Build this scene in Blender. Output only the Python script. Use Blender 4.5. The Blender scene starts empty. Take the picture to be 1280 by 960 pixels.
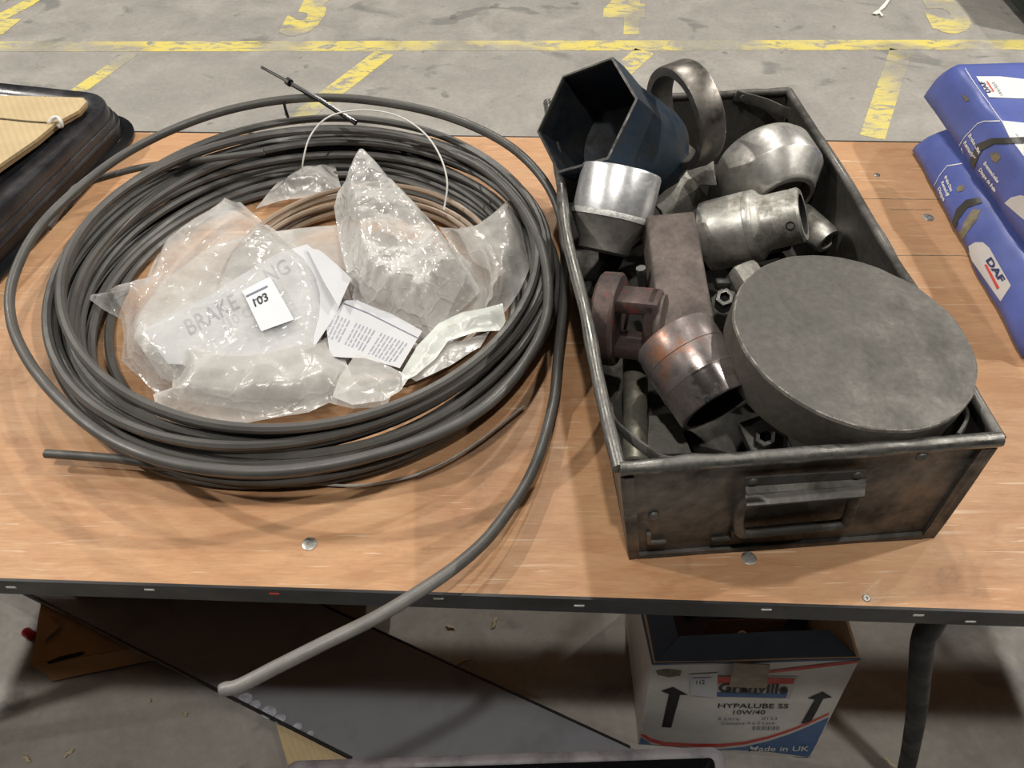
import bpy, bmesh, math, random
from mathutils import Vector, Matrix, noise
from mathutils.bvhtree import BVHTree
from mathutils.geometry import delaunay_2d_cdt
random.seed(7)
scene = bpy.context.scene
C = scene.collection
R = math.radians

# ------------------------------------------------------------ camera, light, exposure
PITCH, FOC, CAMZ = R(49.0), 960.0, 1.47
cd = bpy.data.cameras.new('camera'); cam = bpy.data.objects.new('camera', cd); C.objects.link(cam)
cd.sensor_width = 36.0; cd.lens = 36.0*FOC/1280.0; cd.clip_start = .01
cam.location = (0, 0, CAMZ); cam.rotation_euler = (R(90)-PITCH, 0, 0)
scene.camera = cam
scene.view_settings.view_transform = 'Standard'; scene.view_settings.look = 'None'
scene.view_settings.gamma = 1.0; scene.view_settings.use_curve_mapping = False
scene.view_settings.exposure = 0.0
w = bpy.data.worlds.new('hall'); scene.world = w; w.use_nodes = True
bg = w.node_tree.nodes['Background']; bg.inputs[0].default_value = (.95, .97, 1, 1); bg.inputs[1].default_value = .014
def lamp(x, y, z, power, size=.17, col=(1, .95, .87)):
    l = bpy.data.lights.new('high_bay_lamp', 'AREA'); l.shape = 'DISK'; l.size = size; l.energy = power; l.color = col
    o = bpy.data.objects.new('high_bay_lamp', l); C.objects.link(o); o.location = (x, y, z)
lamp(-.35, -.5, 4.9, 74)          # row of lamps over the aisle on the near side of the bench
lamp(3.4, -.5, 4.9, 34)
lamp(-3.9, -.5, 4.9, 26)
lamp(0.0, 4.3, 4.5, 95)           # row of lamps beyond the bench
lamp(4.4, 4.3, 4.5, 95)
lamp(-4.4, 4.3, 4.5, 95)
lamp(4.6, 1.9, 4.8, 255)          # middle row
lamp(-4.6, 1.6, 4.8, 255)
lamp(.3, 2.2, 4.9, 40)

# ------------------------------------------------------------ helpers
camR = Matrix.Rotation(R(90)-PITCH, 3, 'X'); CO = Vector((0, 0, CAMZ))
def ray(px, py): return (camR @ Vector(((px-640)/FOC, -(py-480)/FOC, -1))).normalized()
def at(px, py, z):
    d = ray(px, py); return CO + d*((z-CAMZ)/d.z)
def onplane(px, py, p0, n):
    d = ray(px, py); return CO + d*((p0-CO).dot(n)/d.dot(n))
def xy(px, py, z): p = at(px, py, z); return (p.x, p.y)
def project(p):
    q = camR.transposed() @ (Vector(p)-CO); return (640+FOC*q.x/-q.z, 480-FOC*q.y/-q.z)
def viewdir(px, py, dx, dy, tilt):
    """unit vector at that pixel: tilt degrees away from the line to the viewer, leaning towards image direction dx,dy"""
    v = -ray(px, py); r = (camR @ Vector((1, 0, 0))); r = (r - v*r.dot(v)).normalized(); u = v.cross(r)
    L = math.hypot(dx, dy); t = R(tilt)
    return (v*math.cos(t) + (r*dx/L - u*dy/L)*math.sin(t)).normalized()
W = {}
def props(o, label=None, cat=None, group=None, kind=None):
    if label: o['label'] = label
    if cat: o['category'] = cat
    if group: o['group'] = group
    if kind: o['kind'] = kind
def thing(name, label, cat, loc=(0, 0, 0), zaxis=None, xhint=None, group=None):
    o = bpy.data.objects.new(name, None); C.objects.link(o); o.empty_display_size = .02
    m = Matrix.Identity(3)
    if zaxis is not None:
        z = Vector(zaxis).normalized(); x = Vector(xhint if xhint is not None else (1, 0, 0)); x = (x - z*x.dot(z)).normalized()
        m = Matrix((x, z.cross(x), z)).transposed()
    M = Matrix.Translation(Vector(loc)) @ m.to_4x4()
    o.matrix_world = M; W[o] = M
    props(o, label, cat, group); return o
def obj(name, bm, m, parent=None, world=False, smooth=True, kind=None, label=None, cat=None, group=None, loc=None):
    if world and parent is not None: bm.transform(W[parent].inverted())
    if loc is not None and parent is None: bm.transform(Matrix.Translation(-Vector(loc)))
    bmesh.ops.recalc_face_normals(bm, faces=bm.faces)
    me = bpy.data.meshes.new(name); bm.to_mesh(me); bm.free()
    if smooth:
        me.polygons.foreach_set('use_smooth', [True]*len(me.polygons))
        if smooth != 'all': me.set_sharp_from_angle(angle=R(smooth if smooth is not True else 38))
    me.materials.append(m)
    o = bpy.data.objects.new(name, me); C.objects.link(o)
    if parent is not None: o.parent = parent
    W[o] = W[parent] if parent is not None else Matrix.Identity(4)
    if loc is not None and parent is None: o.location = loc; W[o] = Matrix.Translation(Vector(loc))
    props(o, label, cat, group, kind); return o
def nz(v, s, seed=0): return noise.noise(Vector(v)*s + Vector((seed*7.3, seed*3.1, seed*1.7)))
def box(bm, c, s, M=None, bev=0, seg=2):
    r = bmesh.ops.create_cube(bm, size=1); vs = r['verts']
    for v in vs: v.co = Vector((v.co.x*s[0], v.co.y*s[1], v.co.z*s[2]))
    if bev:
        es = list({e for v in vs for e in v.link_edges})
        rr = bmesh.ops.bevel(bm, geom=es, offset=bev, segments=seg, affect='EDGES', profile=.5)
        vs = list({v for f in rr['faces'] for v in f.verts} | {v for v in vs if v.is_valid})
        vs = [v for v in vs if v.is_valid]
    for v in vs:
        p = v.co + Vector(c); v.co = (M @ p) if M is not None else p
    return bm
def lathe(bm, prof, seg=48, M=None, close=False, jit=0, seed=1):
    """prof: list of (r, z); r=0 ends are closed to a point"""
    rings = []
    for (r, z) in prof:
        if r < 1e-6: rings.append([bm.verts.new((0, 0, z))]); continue
        ring = []
        for i in range(seg):
            a = 2*math.pi*i/seg; p = Vector((r*math.cos(a), r*math.sin(a), z))
            if jit: p += Vector((p.x, p.y, 0)).normalized()*jit*nz(p, 45, seed) + Vector((0, 0, jit*nz(p, 40, seed+5)))
            ring.append(bm.verts.new(p))
        rings.append(ring)
    pairs = list(zip(rings, rings[1:]))
    if close: pairs.append((rings[-1], rings[0]))
    for a, b in pairs:
        n = max(len(a), len(b))
        for i in range(n):
            j = (i+1) % n
            if len(a) == 1: f = [a[0], b[i], b[j]]
            elif len(b) == 1: f = [a[i], a[j], b[0]]
            else: f = [a[i], a[j], b[j], b[i]]
            bm.faces.new(f)
    if M is not None:
        for ring in rings:
            for v in ring: v.co = M @ v.co
    return bm
def catmull(P, n=8, closed=False):
    P = [Vector(p) for p in P]; out = []; N = len(P)
    rng = range(N if closed else N-1)
    for i in rng:
        if closed: a, b, c, d = P[(i-1) % N], P[i], P[(i+1) % N], P[(i+2) % N]
        else: a, b, c, d = P[max(i-1, 0)], P[i], P[i+1], P[min(i+2, N-1)]
        for k in range(n):
            t = k/n; t2 = t*t; t3 = t2*t
            out.append(.5*((2*b) + (c-a)*t + (2*a-5*b+4*c-d)*t2 + (3*b-a-3*c+d)*t3))
    if not closed: out.append(P[-1])
    return out
def tube(bm, pts, r, seg=8, closed=False, caps=True, flat=None):
    pts = [Vector(p) for p in pts]; N = len(pts); rings = []; prev = None
    for i, p in enumerate(pts):
        if closed: t = pts[(i+1) % N]-pts[i-1]
        else: t = pts[min(i+1, N-1)]-pts[max(i-1, 0)]
        t.normalize()
        if prev is None:
            u = Vector((0, 0, 1)) if abs(t.z) < .9 else Vector((1, 0, 0))
        else: u = prev
        u = (u - t*u.dot(t)).normalized(); prev = u; v = t.cross(u)
        rr = r[i] if isinstance(r, (list, tuple)) else r
        ring = []
        for k in range(seg):
            a = 2*math.pi*(k+.5)/seg
            ca, sa = math.cos(a), math.sin(a)
            if flat: ca *= flat[0]; sa *= flat[1]
            ring.append(bm.verts.new(p + (u*ca + v*sa)*rr))
        rings.append(ring)
    for i in range(N if closed else N-1):
        a, b = rings[i], rings[(i+1) % N]
        for k in range(seg):
            bm.faces.new((a[k], a[(k+1) % seg], b[(k+1) % seg], b[k]))
    if caps and not closed: bm.faces.new(rings[0]); bm.faces.new(rings[-1])
    return bm
def slab(bm, c00, c10, c11, c01, th, nu=2, nv=2, disp=None):
    """a sheet of real thickness between four corners; disp(u,v)->offset vector"""
    c00, c10, c11, c01 = map(Vector, (c00, c10, c11, c01))
    n = (c10-c00).cross(c01-c00).normalized(); g = []
    for s in (0, 1):
        rows = []
        for j in range(nv+1):
            row = []
            for i in range(nu+1):
                u, v = i/nu, j/nv
                p = (c00*(1-u)+c10*u)*(1-v) + (c01*(1-u)+c11*u)*v
                if disp: p = p + disp(u, v)
                row.append(bm.verts.new(p - n*th*s))
            rows.append(row)
        g.append(rows)
    for s in (0, 1):
        for j in range(nv):
            for i in range(nu):
                r = g[s]; bm.faces.new((r[j][i], r[j][i+1], r[j+1][i+1], r[j+1][i]))
    def side(l0, l1):
        for k in range(len(l0)-1): bm.faces.new((l0[k], l0[k+1], l1[k+1], l1[k]))
    side(g[0][0], g[1][0]); side(g[0][-1], g[1][-1])
    side([r[0] for r in g[0]], [r[0] for r in g[1]]); side([r[-1] for r in g[0]], [r[-1] for r in g[1]])
    return bm
def inside(p, poly):
    c = False; n = len(poly)
    for i in range(n):
        a, b = poly[i], poly[i-1]
        if (a[1] > p[1]) != (b[1] > p[1]) and p[0] < (b[0]-a[0])*(p[1]-a[1])/(b[1]-a[1])+a[0]: c = not c
    return c
def edge_dist(p, poly):
    best = 1e9
    for i in range(len(poly)):
        a, b = Vector(poly[i]), Vector(poly[i-1]); ab = b-a; q = Vector(p)-a
        t = max(0, min(1, q.dot(ab)/max(ab.length_squared, 1e-12))); best = min(best, (q-ab*t).length)
    return best
def dense(poly, step):
    out = []
    for i in range(len(poly)):
        a, b = Vector(poly[i]), Vector(poly[(i+1) % len(poly)]); n = max(1, int((b-a).length/step))
        out += [a.lerp(b, k/n) for k in range(n)]
    return out
def tri(poly, step, rnd=.3):
    """triangulated 2-D polygon with interior points"""
    P = dense(poly, step); nb = len(P); pts = list(P)
    xs = [p[0] for p in P]; ys = [p[1] for p in P]; y = min(ys); rr = random.Random(3)
    pl = [(p[0], p[1]) for p in P]; k = 0
    while y < max(ys):
        x = min(xs) + (k % 2)*step*.5
        while x < max(xs):
            q = (x+rr.uniform(-rnd, rnd)*step, y+rr.uniform(-rnd, rnd)*step)
            if inside(q, pl) and edge_dist(q, pl) > step*.45: pts.append(Vector(q))
            x += step
        y += step*.87; k += 1
    r = delaunay_2d_cdt([Vector((p[0], p[1])) for p in pts], [(i, (i+1) % nb) for i in range(nb)], [], 1, 1e-7)
    return r[0], r[2]
def sheet(poly, z, step=.008, th=0.0):
    """poly in world xy; z(x,y,edge distance)->height"""
    V, F = tri(poly, step); bm = bmesh.new(); pl = [(p[0], p[1]) for p in poly]
    vs = [bm.verts.new((v.x, v.y, z(v.x, v.y, edge_dist(v, pl)))) for v in V]
    for f in F:
        try: bm.faces.new([vs[i] for i in f])
        except ValueError: pass
    if th:
        r = bmesh.ops.solidify(bm, geom=bm.faces[:], thickness=th)
    return bm
def prism(poly3, n, th):
    """flat polygon (world points) with thickness th along n"""
    bm = bmesh.new(); a = [bm.verts.new(Vector(p)) for p in poly3]; b = [bm.verts.new(Vector(p)+Vector(n)*th) for p in poly3]
    bm.faces.new(a); bm.faces.new(b[::-1])
    for i in range(len(a)): bm.faces.new((a[i], a[(i+1) % len(a)], b[(i+1) % len(a)], b[i]))
    return bm
def bvh_of(*objs):
    vs, fs = [], []
    for o in objs:
        k = len(vs); vs += [W[o] @ v.co for v in o.data.vertices]; fs += [[k+i for i in p.vertices] for p in o.data.polygons]
    return BVHTree.FromPolygons(vs, fs)
def land(bvh, px, py, off, fb=None):
    d = ray(px, py); h = bvh.ray_cast(CO, d)
    if h[0] is None: return fb
    n = h[1] if h[1].dot(d) < 0 else -h[1]
    return h[0] + n*off
def decal(name, poly, bvh, m, parent, off=.0006, step=4, kind=None, label=None):
    """printed patch laid on the surface it belongs to"""
    V, F = tri(poly, step, .1); bm = bmesh.new(); cx = sum(v.x for v in V)/len(V); cy = sum(v.y for v in V)/len(V); P = []
    for v in V:
        q = None; d = Vector((cx-v.x, cy-v.y)); L = max(d.length, 1e-6)
        for k in range(9):
            q = land(bvh, v.x+d.x/L*k*1.2, v.y+d.y/L*k*1.2, off)
            if q is not None: break
        P.append(q)
    vs = [bm.verts.new(p) if p is not None else None for p in P]
    for f in F:
        q = [vs[i] for i in f]
        if None not in q:
            try: bm.faces.new(q)
            except ValueError: pass
    bmesh.ops.delete(bm, geom=[v for v in bm.verts if not v.link_faces], context='VERTS')
    return obj(name, bm, m, parent, world=True, kind=kind, label=label)
def glyphs(s, bold=0, res=3):
    cu = bpy.data.curves.new('t', 'FONT'); cu.body = s; cu.resolution_u = res; cu.offset = bold
    o = bpy.data.objects.new('t', cu); C.objects.link(o); dg = bpy.context.evaluated_depsgraph_get(); dg.update()
    me = bpy.data.meshes.new_from_object(o.evaluated_get(dg)); bpy.data.objects.remove(o); bpy.data.curves.remove(cu)
    bm = bmesh.new(); bm.from_mesh(me); bpy.data.meshes.remove(me); return bm
def lettering(s, p0, p1, up, bvh, m, parent, off=.0008, bold=0, sub=0):
    """text whose baseline runs p0->p1 and whose capitals rise by 'up' (all seen pixels), landed on the surface"""
    bm = glyphs(s, bold)
    bmesh.ops.triangulate(bm, faces=bm.faces[:])
    if sub: bmesh.ops.subdivide_edges(bm, edges=bm.edges[:], cuts=sub)
    x0 = min(v.co.x for v in bm.verts); x1 = max(v.co.x for v in bm.verts); H = .7
    bad = []
    for v in bm.verts:
        t = (v.co.x-x0)/(x1-x0); h = v.co.y/H
        q = land(bvh, p0[0]+(p1[0]-p0[0])*t+up[0]*h, p0[1]+(p1[1]-p0[1])*t+up[1]*h, off)
        if q is None: bad.append(v)
        else: v.co = q
    bmesh.ops.delete(bm, geom=bad, context='VERTS')
    return obj('lettering', bm, m, parent, world=True, smooth=False)

# ------------------------------------------------------------ materials
def nodes(name):
    m = bpy.data.materials.new(name); m.use_nodes = True; nt = m.node_tree
    return m, nt, nt.nodes['Principled BSDF']
def N(nt, t, **kw):
    n = nt.nodes.new(t)
    for k, v in kw.items():
        if k in n.inputs: n.inputs[k].default_value = v
        else: setattr(n, k, v)
    return n
def coords(nt, space='world', scale=(1, 1, 1), rot=(0, 0, 0)):
    if space == 'world': s = N(nt, 'ShaderNodeNewGeometry').outputs['Position']
    else: s = N(nt, 'ShaderNodeTexCoord').outputs['Object']
    mp = N(nt, 'ShaderNodeMapping'); nt.links.new(s, mp.inputs[0])
    mp.inputs['Scale'].default_value = scale; mp.inputs['Rotation'].default_value = rot
    return mp.outputs[0]
def noi(nt, co, scale, detail=6, rough=.6, dist=0):
    n = N(nt, 'ShaderNodeTexNoise'); nt.links.new(co, n.inputs['Vector'])
    n.inputs['Scale'].default_value = scale; n.inputs['Detail'].default_value = detail
    n.inputs['Roughness'].default_value = rough; n.inputs['Distortion'].default_value = dist
    return n.outputs['Fac']
def ramp(nt, fac, stops):
    r = N(nt, 'ShaderNodeValToRGB'); nt.links.new(fac, r.inputs[0]); e = r.color_ramp.elements
    while len(e) < len(stops): e.new(.5)
    for el, (p, c) in zip(e, stops):
        el.position = p; el.color = (c, c, c, 1) if isinstance(c, (int, float)) else (*c, 1)
    return r.outputs[0]
def mixc(nt, fac, a, b, mode='MIX'):
    x = N(nt, 'ShaderNodeMix', data_type='RGBA', blend_type=mode)
    for s, v in ((0, fac), (6, a), (7, b)):
        if hasattr(v, 'is_linked'): nt.links.new(v, x.inputs[s])
        else: x.inputs[s].default_value = v if s == 0 else (*v, 1)
    return x.outputs[2]
def bump(nt, b, h, strength=.3, dist=.001):
    n = N(nt, 'ShaderNodeBump'); n.inputs['Strength'].default_value = strength; n.inputs['Distance'].default_value = dist
    nt.links.new(h, n.inputs['Height']); nt.links.new(n.outputs[0], b.inputs['Normal'])
def simple(name, col, rough=.5, metal=0, var=.25, scale=30, bmp=.15, bdist=.0006, spec=.5, space='obj', alt=None, lo=.35, hi=.7, rvar=.12):
    m, nt, b = nodes(name); co = coords(nt, space)
    f = noi(nt, co, scale); g = noi(nt, co, scale*5, 4)
    c2 = alt if alt else tuple(max(0, c*(1-var)) for c in col)
    k = ramp(nt, f, [(lo, c2), (hi, col)])
    nt.links.new(k, b.inputs['Base Color']); b.inputs['Metallic'].default_value = metal
    nt.links.new(ramp(nt, f, [(.3, min(1, rough+rvar)), (.7, max(.02, rough-rvar))]), b.inputs['Roughness'])
    b.inputs['Specular IOR Level'].default_value = spec
    if bmp: bump(nt, b, g, bmp, bdist)
    return m
def metal_mat(name, clean, dirt, rough=.32, dirtlo=.45, dirthi=.62, scale=22, rust_glint=None, metal=1.0, bmp=.25, streak=None, drough=.3, rlo=.53):
    """worn steel: clean metal with rough grime patches"""
    m, nt, b = nodes(name); co = coords(nt, 'obj'); f = noi(nt, co, scale, 8, .68, .3); g = noi(nt, co, scale*7, 5, .7)
    k = ramp(nt, f, [(dirtlo, 0.), (dirthi, 1.)])
    fine = ramp(nt, g, [(.3, .72), (.7, 1.08)])
    c = mixc(nt, k, clean, dirt); c = mixc(nt, 1.0, c, fine, 'MULTIPLY')
    if rust_glint:
        r = ramp(nt, noi(nt, co, scale*.8, 8, .75, .5), [(rlo, 0.), (rlo+.11, 1.)]); c = mixc(nt, r, c, rust_glint)
    nt.links.new(c, b.inputs['Base Color'])
    rr = N(nt, 'ShaderNodeMapRange'); nt.links.new(k, rr.inputs[0]); rr.inputs[3].default_value = rough; rr.inputs[4].default_value = min(1, rough+drough)
    nt.links.new(rr.outputs[0], b.inputs['Roughness'])
    mm = N(nt, 'ShaderNodeMapRange'); nt.links.new(k, mm.inputs[0]); mm.inputs[3].default_value = metal; mm.inputs[4].default_value = metal*.35
    nt.links.new(mm.outputs[0], b.inputs['Metallic'])
    bump(nt, b, mixc(nt, .5, f, g), bmp, .0012)
    return m

def concrete(name, paint=None):
    m, nt, b = nodes(name); co = coords(nt, 'world')
    big = noi(nt, co, 1.3, 6, .6); mid = noi(nt, co, 5, 8, .68, .4); fine = noi(nt, co, 60, 5, .7)
    c = ramp(nt, mid, [(.3, (.215, .203, .185)), (.5, (.305, .29, .266)), (.72, (.41, .39, .357))])
    c = mixc(nt, ramp(nt, big, [(.38, 0.), (.62, .55)]), c, (.27, .255, .235))
    st = noi(nt, coords(nt, 'world', (1, 1.6, 1), (0, 0, .4)), 2.6, 5, .55, 1.1)
    c = mixc(nt, ramp(nt, st, [(.60, 0.), (.66, .62)]), c, (.14, .14, .135))
    spot = noi(nt, co, 9, 3, .5); c = mixc(nt, ramp(nt, spot, [(.68, 0.), (.72, .6)]), c, (.11, .108, .1))
    c = mixc(nt, 1.0, c, ramp(nt, fine, [(.25, .85), (.75, 1.1)]), 'MULTIPLY')
    if paint:
        wear = noi(nt, coords(nt, 'world', (1, 2.4, 1)), 10, 10, .78, .8); wear2 = noi(nt, co, 1.9, 3, .5)
        a = N(nt, 'ShaderNodeMath', operation='ADD'); nt.links.new(wear, a.inputs[0]); nt.links.new(ramp(nt, wear2, [(.35, -.12), (.65, .1)]), a.inputs[1])
        k = ramp(nt, wear, [(.42, 0.), (.50, .95)])
        k2 = ramp(nt, wear2, [(.42, .12), (.52, 1.)])
        kk = N(nt, 'ShaderNodeMath', operation='MULTIPLY'); nt.links.new(k, kk.inputs[0]); nt.links.new(k2, kk.inputs[1])
        pc = mixc(nt, ramp(nt, mid, [(.3, 0.), (.7, 1.)]), paint, (.60, .525, .20))
        c = mixc(nt, kk.outputs[0], c, pc)
    nt.links.new(c, b.inputs['Base Color']); b.inputs['Roughness'].default_value = .62
    nt.links.new(ramp(nt, mid, [(.3, .75), (.7, .5)]), b.inputs['Roughness'])
    bump(nt, b, fine, .2, .001); return m
def plywood(name):
    m, nt, b = nodes(name)
    g = noi(nt, coords(nt, 'world', (2.2, 13, 1), (0, 0, R(8))), 6, 9, .68, 1.0)
    f = noi(nt, coords(nt, 'world', (9, 95, 1), (0, 0, R(9))), 6, 5, .65, .3)
    big = noi(nt, coords(nt, 'world'), 3.0, 6, .6, .6); fig = noi(nt, coords(nt, 'world', (1, 2.2, 1), (0, 0, R(-18))), 6, 6, .65, 1.8)
    c = ramp(nt, g, [(.26, (.38, .190, .092)), (.5, (.475, .265, .136)), (.74, (.55, .33, .182))])
    c = mixc(nt, ramp(nt, fig, [(.42, 0.), (.68, .42)]), c, (.40, .175, .080))
    c = mixc(nt, ramp(nt, big, [(.38, 0.), (.66, .55)]), c, (.59, .37, .212))
    c = mixc(nt, 1.0, c, ramp(nt, f, [(.3, .88), (.7, 1.05)]), 'MULTIPLY')
    # pale scratches and scuffs
    for (s, rz, lo) in ((3, .5, .66), (4, -.75, .67), (2.2, 1.35, .68), (5, .15, .68)):
        sc = noi(nt, coords(nt, 'world', (.55, 11, 1), (0, 0, rz)), 6*s, 2, .4, .25)
        msk = noi(nt, coords(nt, 'world'), 3.1*s*.7, 2, .5)
        k = N(nt, 'ShaderNodeMath', operation='MULTIPLY'); nt.links.new(ramp(nt, sc, [(lo, 0.), (lo+.03, .36)]), k.inputs[0]); nt.links.new(ramp(nt, msk, [(.5, 0.), (.6, 1.)]), k.inputs[1])
        c = mixc(nt, k.outputs[0], c, (.82, .68, .53))
    sm = noi(nt, coords(nt, 'world', (1, 1.4, 1)), 6.5, 7, .7, .6)
    c = mixc(nt, ramp(nt, noi(nt, coords(nt, 'world', (1, 1.7, 1)), 4.3, 9, .8, .4), [(.62, 0.), (.72, .35)]), c, (.78, .66, .55))
    c = mixc(nt, ramp(nt, sm, [(.58, 0.), (.72, .5)]), c, (.19, .10, .055))
    nt.links.new(c, b.inputs['Base Color']); nt.links.new(ramp(nt, g, [(.3, .55), (.7, .44)]), b.inputs['Roughness'])
    b.inputs['Specular IOR Level'].default_value = .35
    bump(nt, b, f, .12, .0006); return m
def plastic_film(name, tint=(.86, .86, .86), opac=.35, rough=.22, wr=90, strength=.55):
    """crinkled polythene: partly clear, milky where it scatters"""
    m, nt, b = nodes(name); out = nt.nodes['Material Output']; co = coords(nt, 'world')
    wv = N(nt, 'ShaderNodeTexNoise'); nt.links.new(co, wv.inputs['Vector']); wv.inputs['Scale'].default_value = 22
    ad = N(nt, 'ShaderNodeMix', data_type='RGBA', blend_type='ADD'); ad.inputs[0].default_value = .045; nt.links.new(co, ad.inputs[6]); nt.links.new(wv.outputs['Color'], ad.inputs[7])
    hs = []
    for sc in (wr*.35, wr):
        v = N(nt, 'ShaderNodeTexVoronoi', feature='DISTANCE_TO_EDGE'); nt.links.new(ad.outputs[2], v.inputs['Vector']); v.inputs['Scale'].default_value = sc
        hs.append(ramp(nt, v.outputs['Distance'], [(0., 1.), (.09, .25), (.4, 0.)]))
    n1 = noi(nt, co, wr*.4, 5, .6, 1.4); n2 = noi(nt, co, 16, 5, .65)
    h = mixc(nt, .4, n1, mixc(nt, .45, hs[0], hs[1]))
    b.inputs['Roughness'].default_value = rough; b.inputs['Specular IOR Level'].default_value = 1.0
    bump(nt, b, h, strength, .006)
    dirt = ramp(nt, noi(nt, co, 34, 9, .78), [(.60, 0.), (.72, .45)])
    nt.links.new(mixc(nt, dirt, tint, (.30, .27, .22)), b.inputs['Base Color'])
    t = N(nt, 'ShaderNodeBsdfTransparent'); t.inputs[0].default_value = (.93, .93, .92, 1)
    lw = N(nt, 'ShaderNodeLayerWeight'); lw.inputs[0].default_value = .45
    add = N(nt, 'ShaderNodeMath', operation='MULTIPLY_ADD'); nt.links.new(lw.outputs['Facing'], add.inputs[0]); add.inputs[1].default_value = .30
    nt.links.new(ramp(nt, n2, [(.3, opac-.15), (.7, opac+.15)]), add.inputs[2])
    ed = N(nt, 'ShaderNodeMath', operation='MULTIPLY_ADD'); nt.links.new(hs[0], ed.inputs[0]); ed.inputs[1].default_value = .12; nt.links.new(add.outputs[0], ed.inputs[2])
    mx = N(nt, 'ShaderNodeMixShader'); nt.links.new(ed.outputs[0], mx.inputs[0]); nt.links.new(t.outputs[0], mx.inputs[1]); nt.links.new(b.outputs[0], mx.inputs[2])
    nt.links.new(mx.outputs[0], out.inputs[0]); return m

m_concrete = concrete('concrete'); m_paint = concrete('worn_yellow_paint', (.66, .545, .10))
m_ply = plywood('plywood')
m_edge = simple('black_edging', (.016, .017, .02), .42, var=.5, scale=14, bmp=.1)
m_tube = simple('grey_black_nylon', (.118, .114, .107), .42, var=.4, scale=18, bmp=.08, spec=.5)
def worn_tail():
    m, nt, b = nodes('scraped_nylon'); sx = N(nt, 'ShaderNodeSeparateXYZ'); nt.links.new(coords(nt, 'world'), sx.inputs[0])
    k = ramp(nt, sx.outputs[1], [(.20, (.24, .233, .22)), (.38, (.118, .114, .107))]); g = noi(nt, coords(nt, 'world'), 40, 6, .7)
    nt.links.new(mixc(nt, 1.0, k, ramp(nt, g, [(.3, .7), (.7, 1.1)]), 'MULTIPLY'), b.inputs['Base Color']); b.inputs['Roughness'].default_value = .42
    bump(nt, b, g, .15, .0008); return m
m_tubecut = worn_tail()
m_black = simple('black_plastic', (.012, .012, .014), .28, var=.3, scale=10, bmp=.03)
m_dust = simple('dusty_black_plastic', (.016, .016, .019), .25, scale=12, bmp=.04, alt=(.05, .05, .055), lo=.3, hi=.6)
m_panel = simple('dark_slate_panel', (.16, .168, .19), .42, var=.2, scale=8, bmp=.04, alt=(.10, .104, .117), lo=.25, hi=.5)
m_panel_edge = simple('tray_grey', (.30, .28, .31), .5, scale=14, alt=(.10, .095, .105), lo=.3, hi=.55)
m_card = simple('cardboard', (.43, .27, .135), .8, var=.2, scale=14, bmp=.2)
def corrugated():
    m, nt, b = nodes('pale_cardboard'); co = coords(nt, 'world', (1, 1, 1), (0, 0, R(-32)))
    wv = N(nt, 'ShaderNodeTexWave'); nt.links.new(co, wv.inputs['Vector']); wv.inputs['Scale'].default_value = 34; wv.inputs['Distortion'].default_value = .6
    g = noi(nt, coords(nt, 'world'), 12, 7, .7)
    c = mixc(nt, wv.outputs['Fac'], (.505, .385, .215), (.545, .42, .242)); c = mixc(nt, 1.0, c, ramp(nt, g, [(.3, .84), (.7, 1.06)]), 'MULTIPLY')
    nt.links.new(c, b.inputs['Base Color']); b.inputs['Roughness'].default_value = .85; bump(nt, b, wv.outputs['Fac'], .25, .001); return m
m_cardlite = corrugated()
m_brown_tube = simple('brown_nylon', (.34, .25, .18), .4, var=.2, scale=20, bmp=.04)
m_wire = simple('silver_wire', (.55, .55, .53), .35, metal=.2, var=.15)
m_whitewire = simple('white_wire', (.78, .77, .74), .35, var=.12)
m_film = plastic_film('clear_film', (.72, .72, .71), .27, .16, 34, .5)
m_film2 = plastic_film('crinkled_film', (.66, .655, .64), .54, .15, 30, .8)
m_film3 = plastic_film('milky_film', (.64, .625, .60), .46, .24, 28, .35)
m_film4 = plastic_film('greenish_film', (.70, .73, .69), .66, .3, 24, .3)
m_paper = simple('white_paper', (.57, .58, .61), .7, var=.05, scale=12, bmp=.1)
m_sticker = simple('white_sticker', (.66, .68, .72), .35, var=.03, scale=12, bmp=0)
m_ink = simple('black_ink', (.015, .015, .016), .6, var=.1, bmp=0)
m_inkgrey = simple('grey_ink', (.17, .18, .24), .6, var=.1, bmp=0)
m_pale = simple('faint_ink', (.36, .37, .43), .6, var=.1, bmp=0)
m_pan = metal_mat('tote_steel', (.23, .22, .205), (.050, .046, .041), .40, .36, .60, 11, None, .75, .3)
m_panrim = metal_mat('worn_rim_steel', (.28, .274, .258), (.09, .086, .08), .30, .42, .66, 30, None, .9, .4)
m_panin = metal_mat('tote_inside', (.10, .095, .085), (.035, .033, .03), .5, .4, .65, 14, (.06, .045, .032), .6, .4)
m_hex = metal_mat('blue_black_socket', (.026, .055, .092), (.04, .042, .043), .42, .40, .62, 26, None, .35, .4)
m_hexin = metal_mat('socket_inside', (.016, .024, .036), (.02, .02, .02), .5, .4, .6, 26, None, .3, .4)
m_hexedge = metal_mat('socket_edge', (.22, .21, .2), (.07, .07, .065), .4, .4, .6, 50)
m_ring = metal_mat('bearing_steel', (.27, .25, .225), (.10, .09, .08), .36, .40, .68, 16, None, 1, .2)
m_chrome = metal_mat('chrome', (.88, .89, .91), (.52, .51, .49), .33, .55, .78, 20, None, .8, .1)
m_knurl = metal_mat('knurl', (.62, .62, .60), (.3, .3, .28), .45, .5, .7, 200, None, 1, .9)
m_drum = metal_mat('drum_steel', (.58, .57, .545), (.24, .225, .19), .38, .44, .66, 14, None, .85, .15)
m_step = metal_mat('satin_steel', (.58, .57, .53), (.22, .205, .175), .44, .46, .66, 24, None, .95, .35)
m_rust = metal_mat('brown_steel_bar', (.17, .135, .12), (.095, .078, .07), .5, .35, .65, 24, None, .5, .5)
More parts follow.
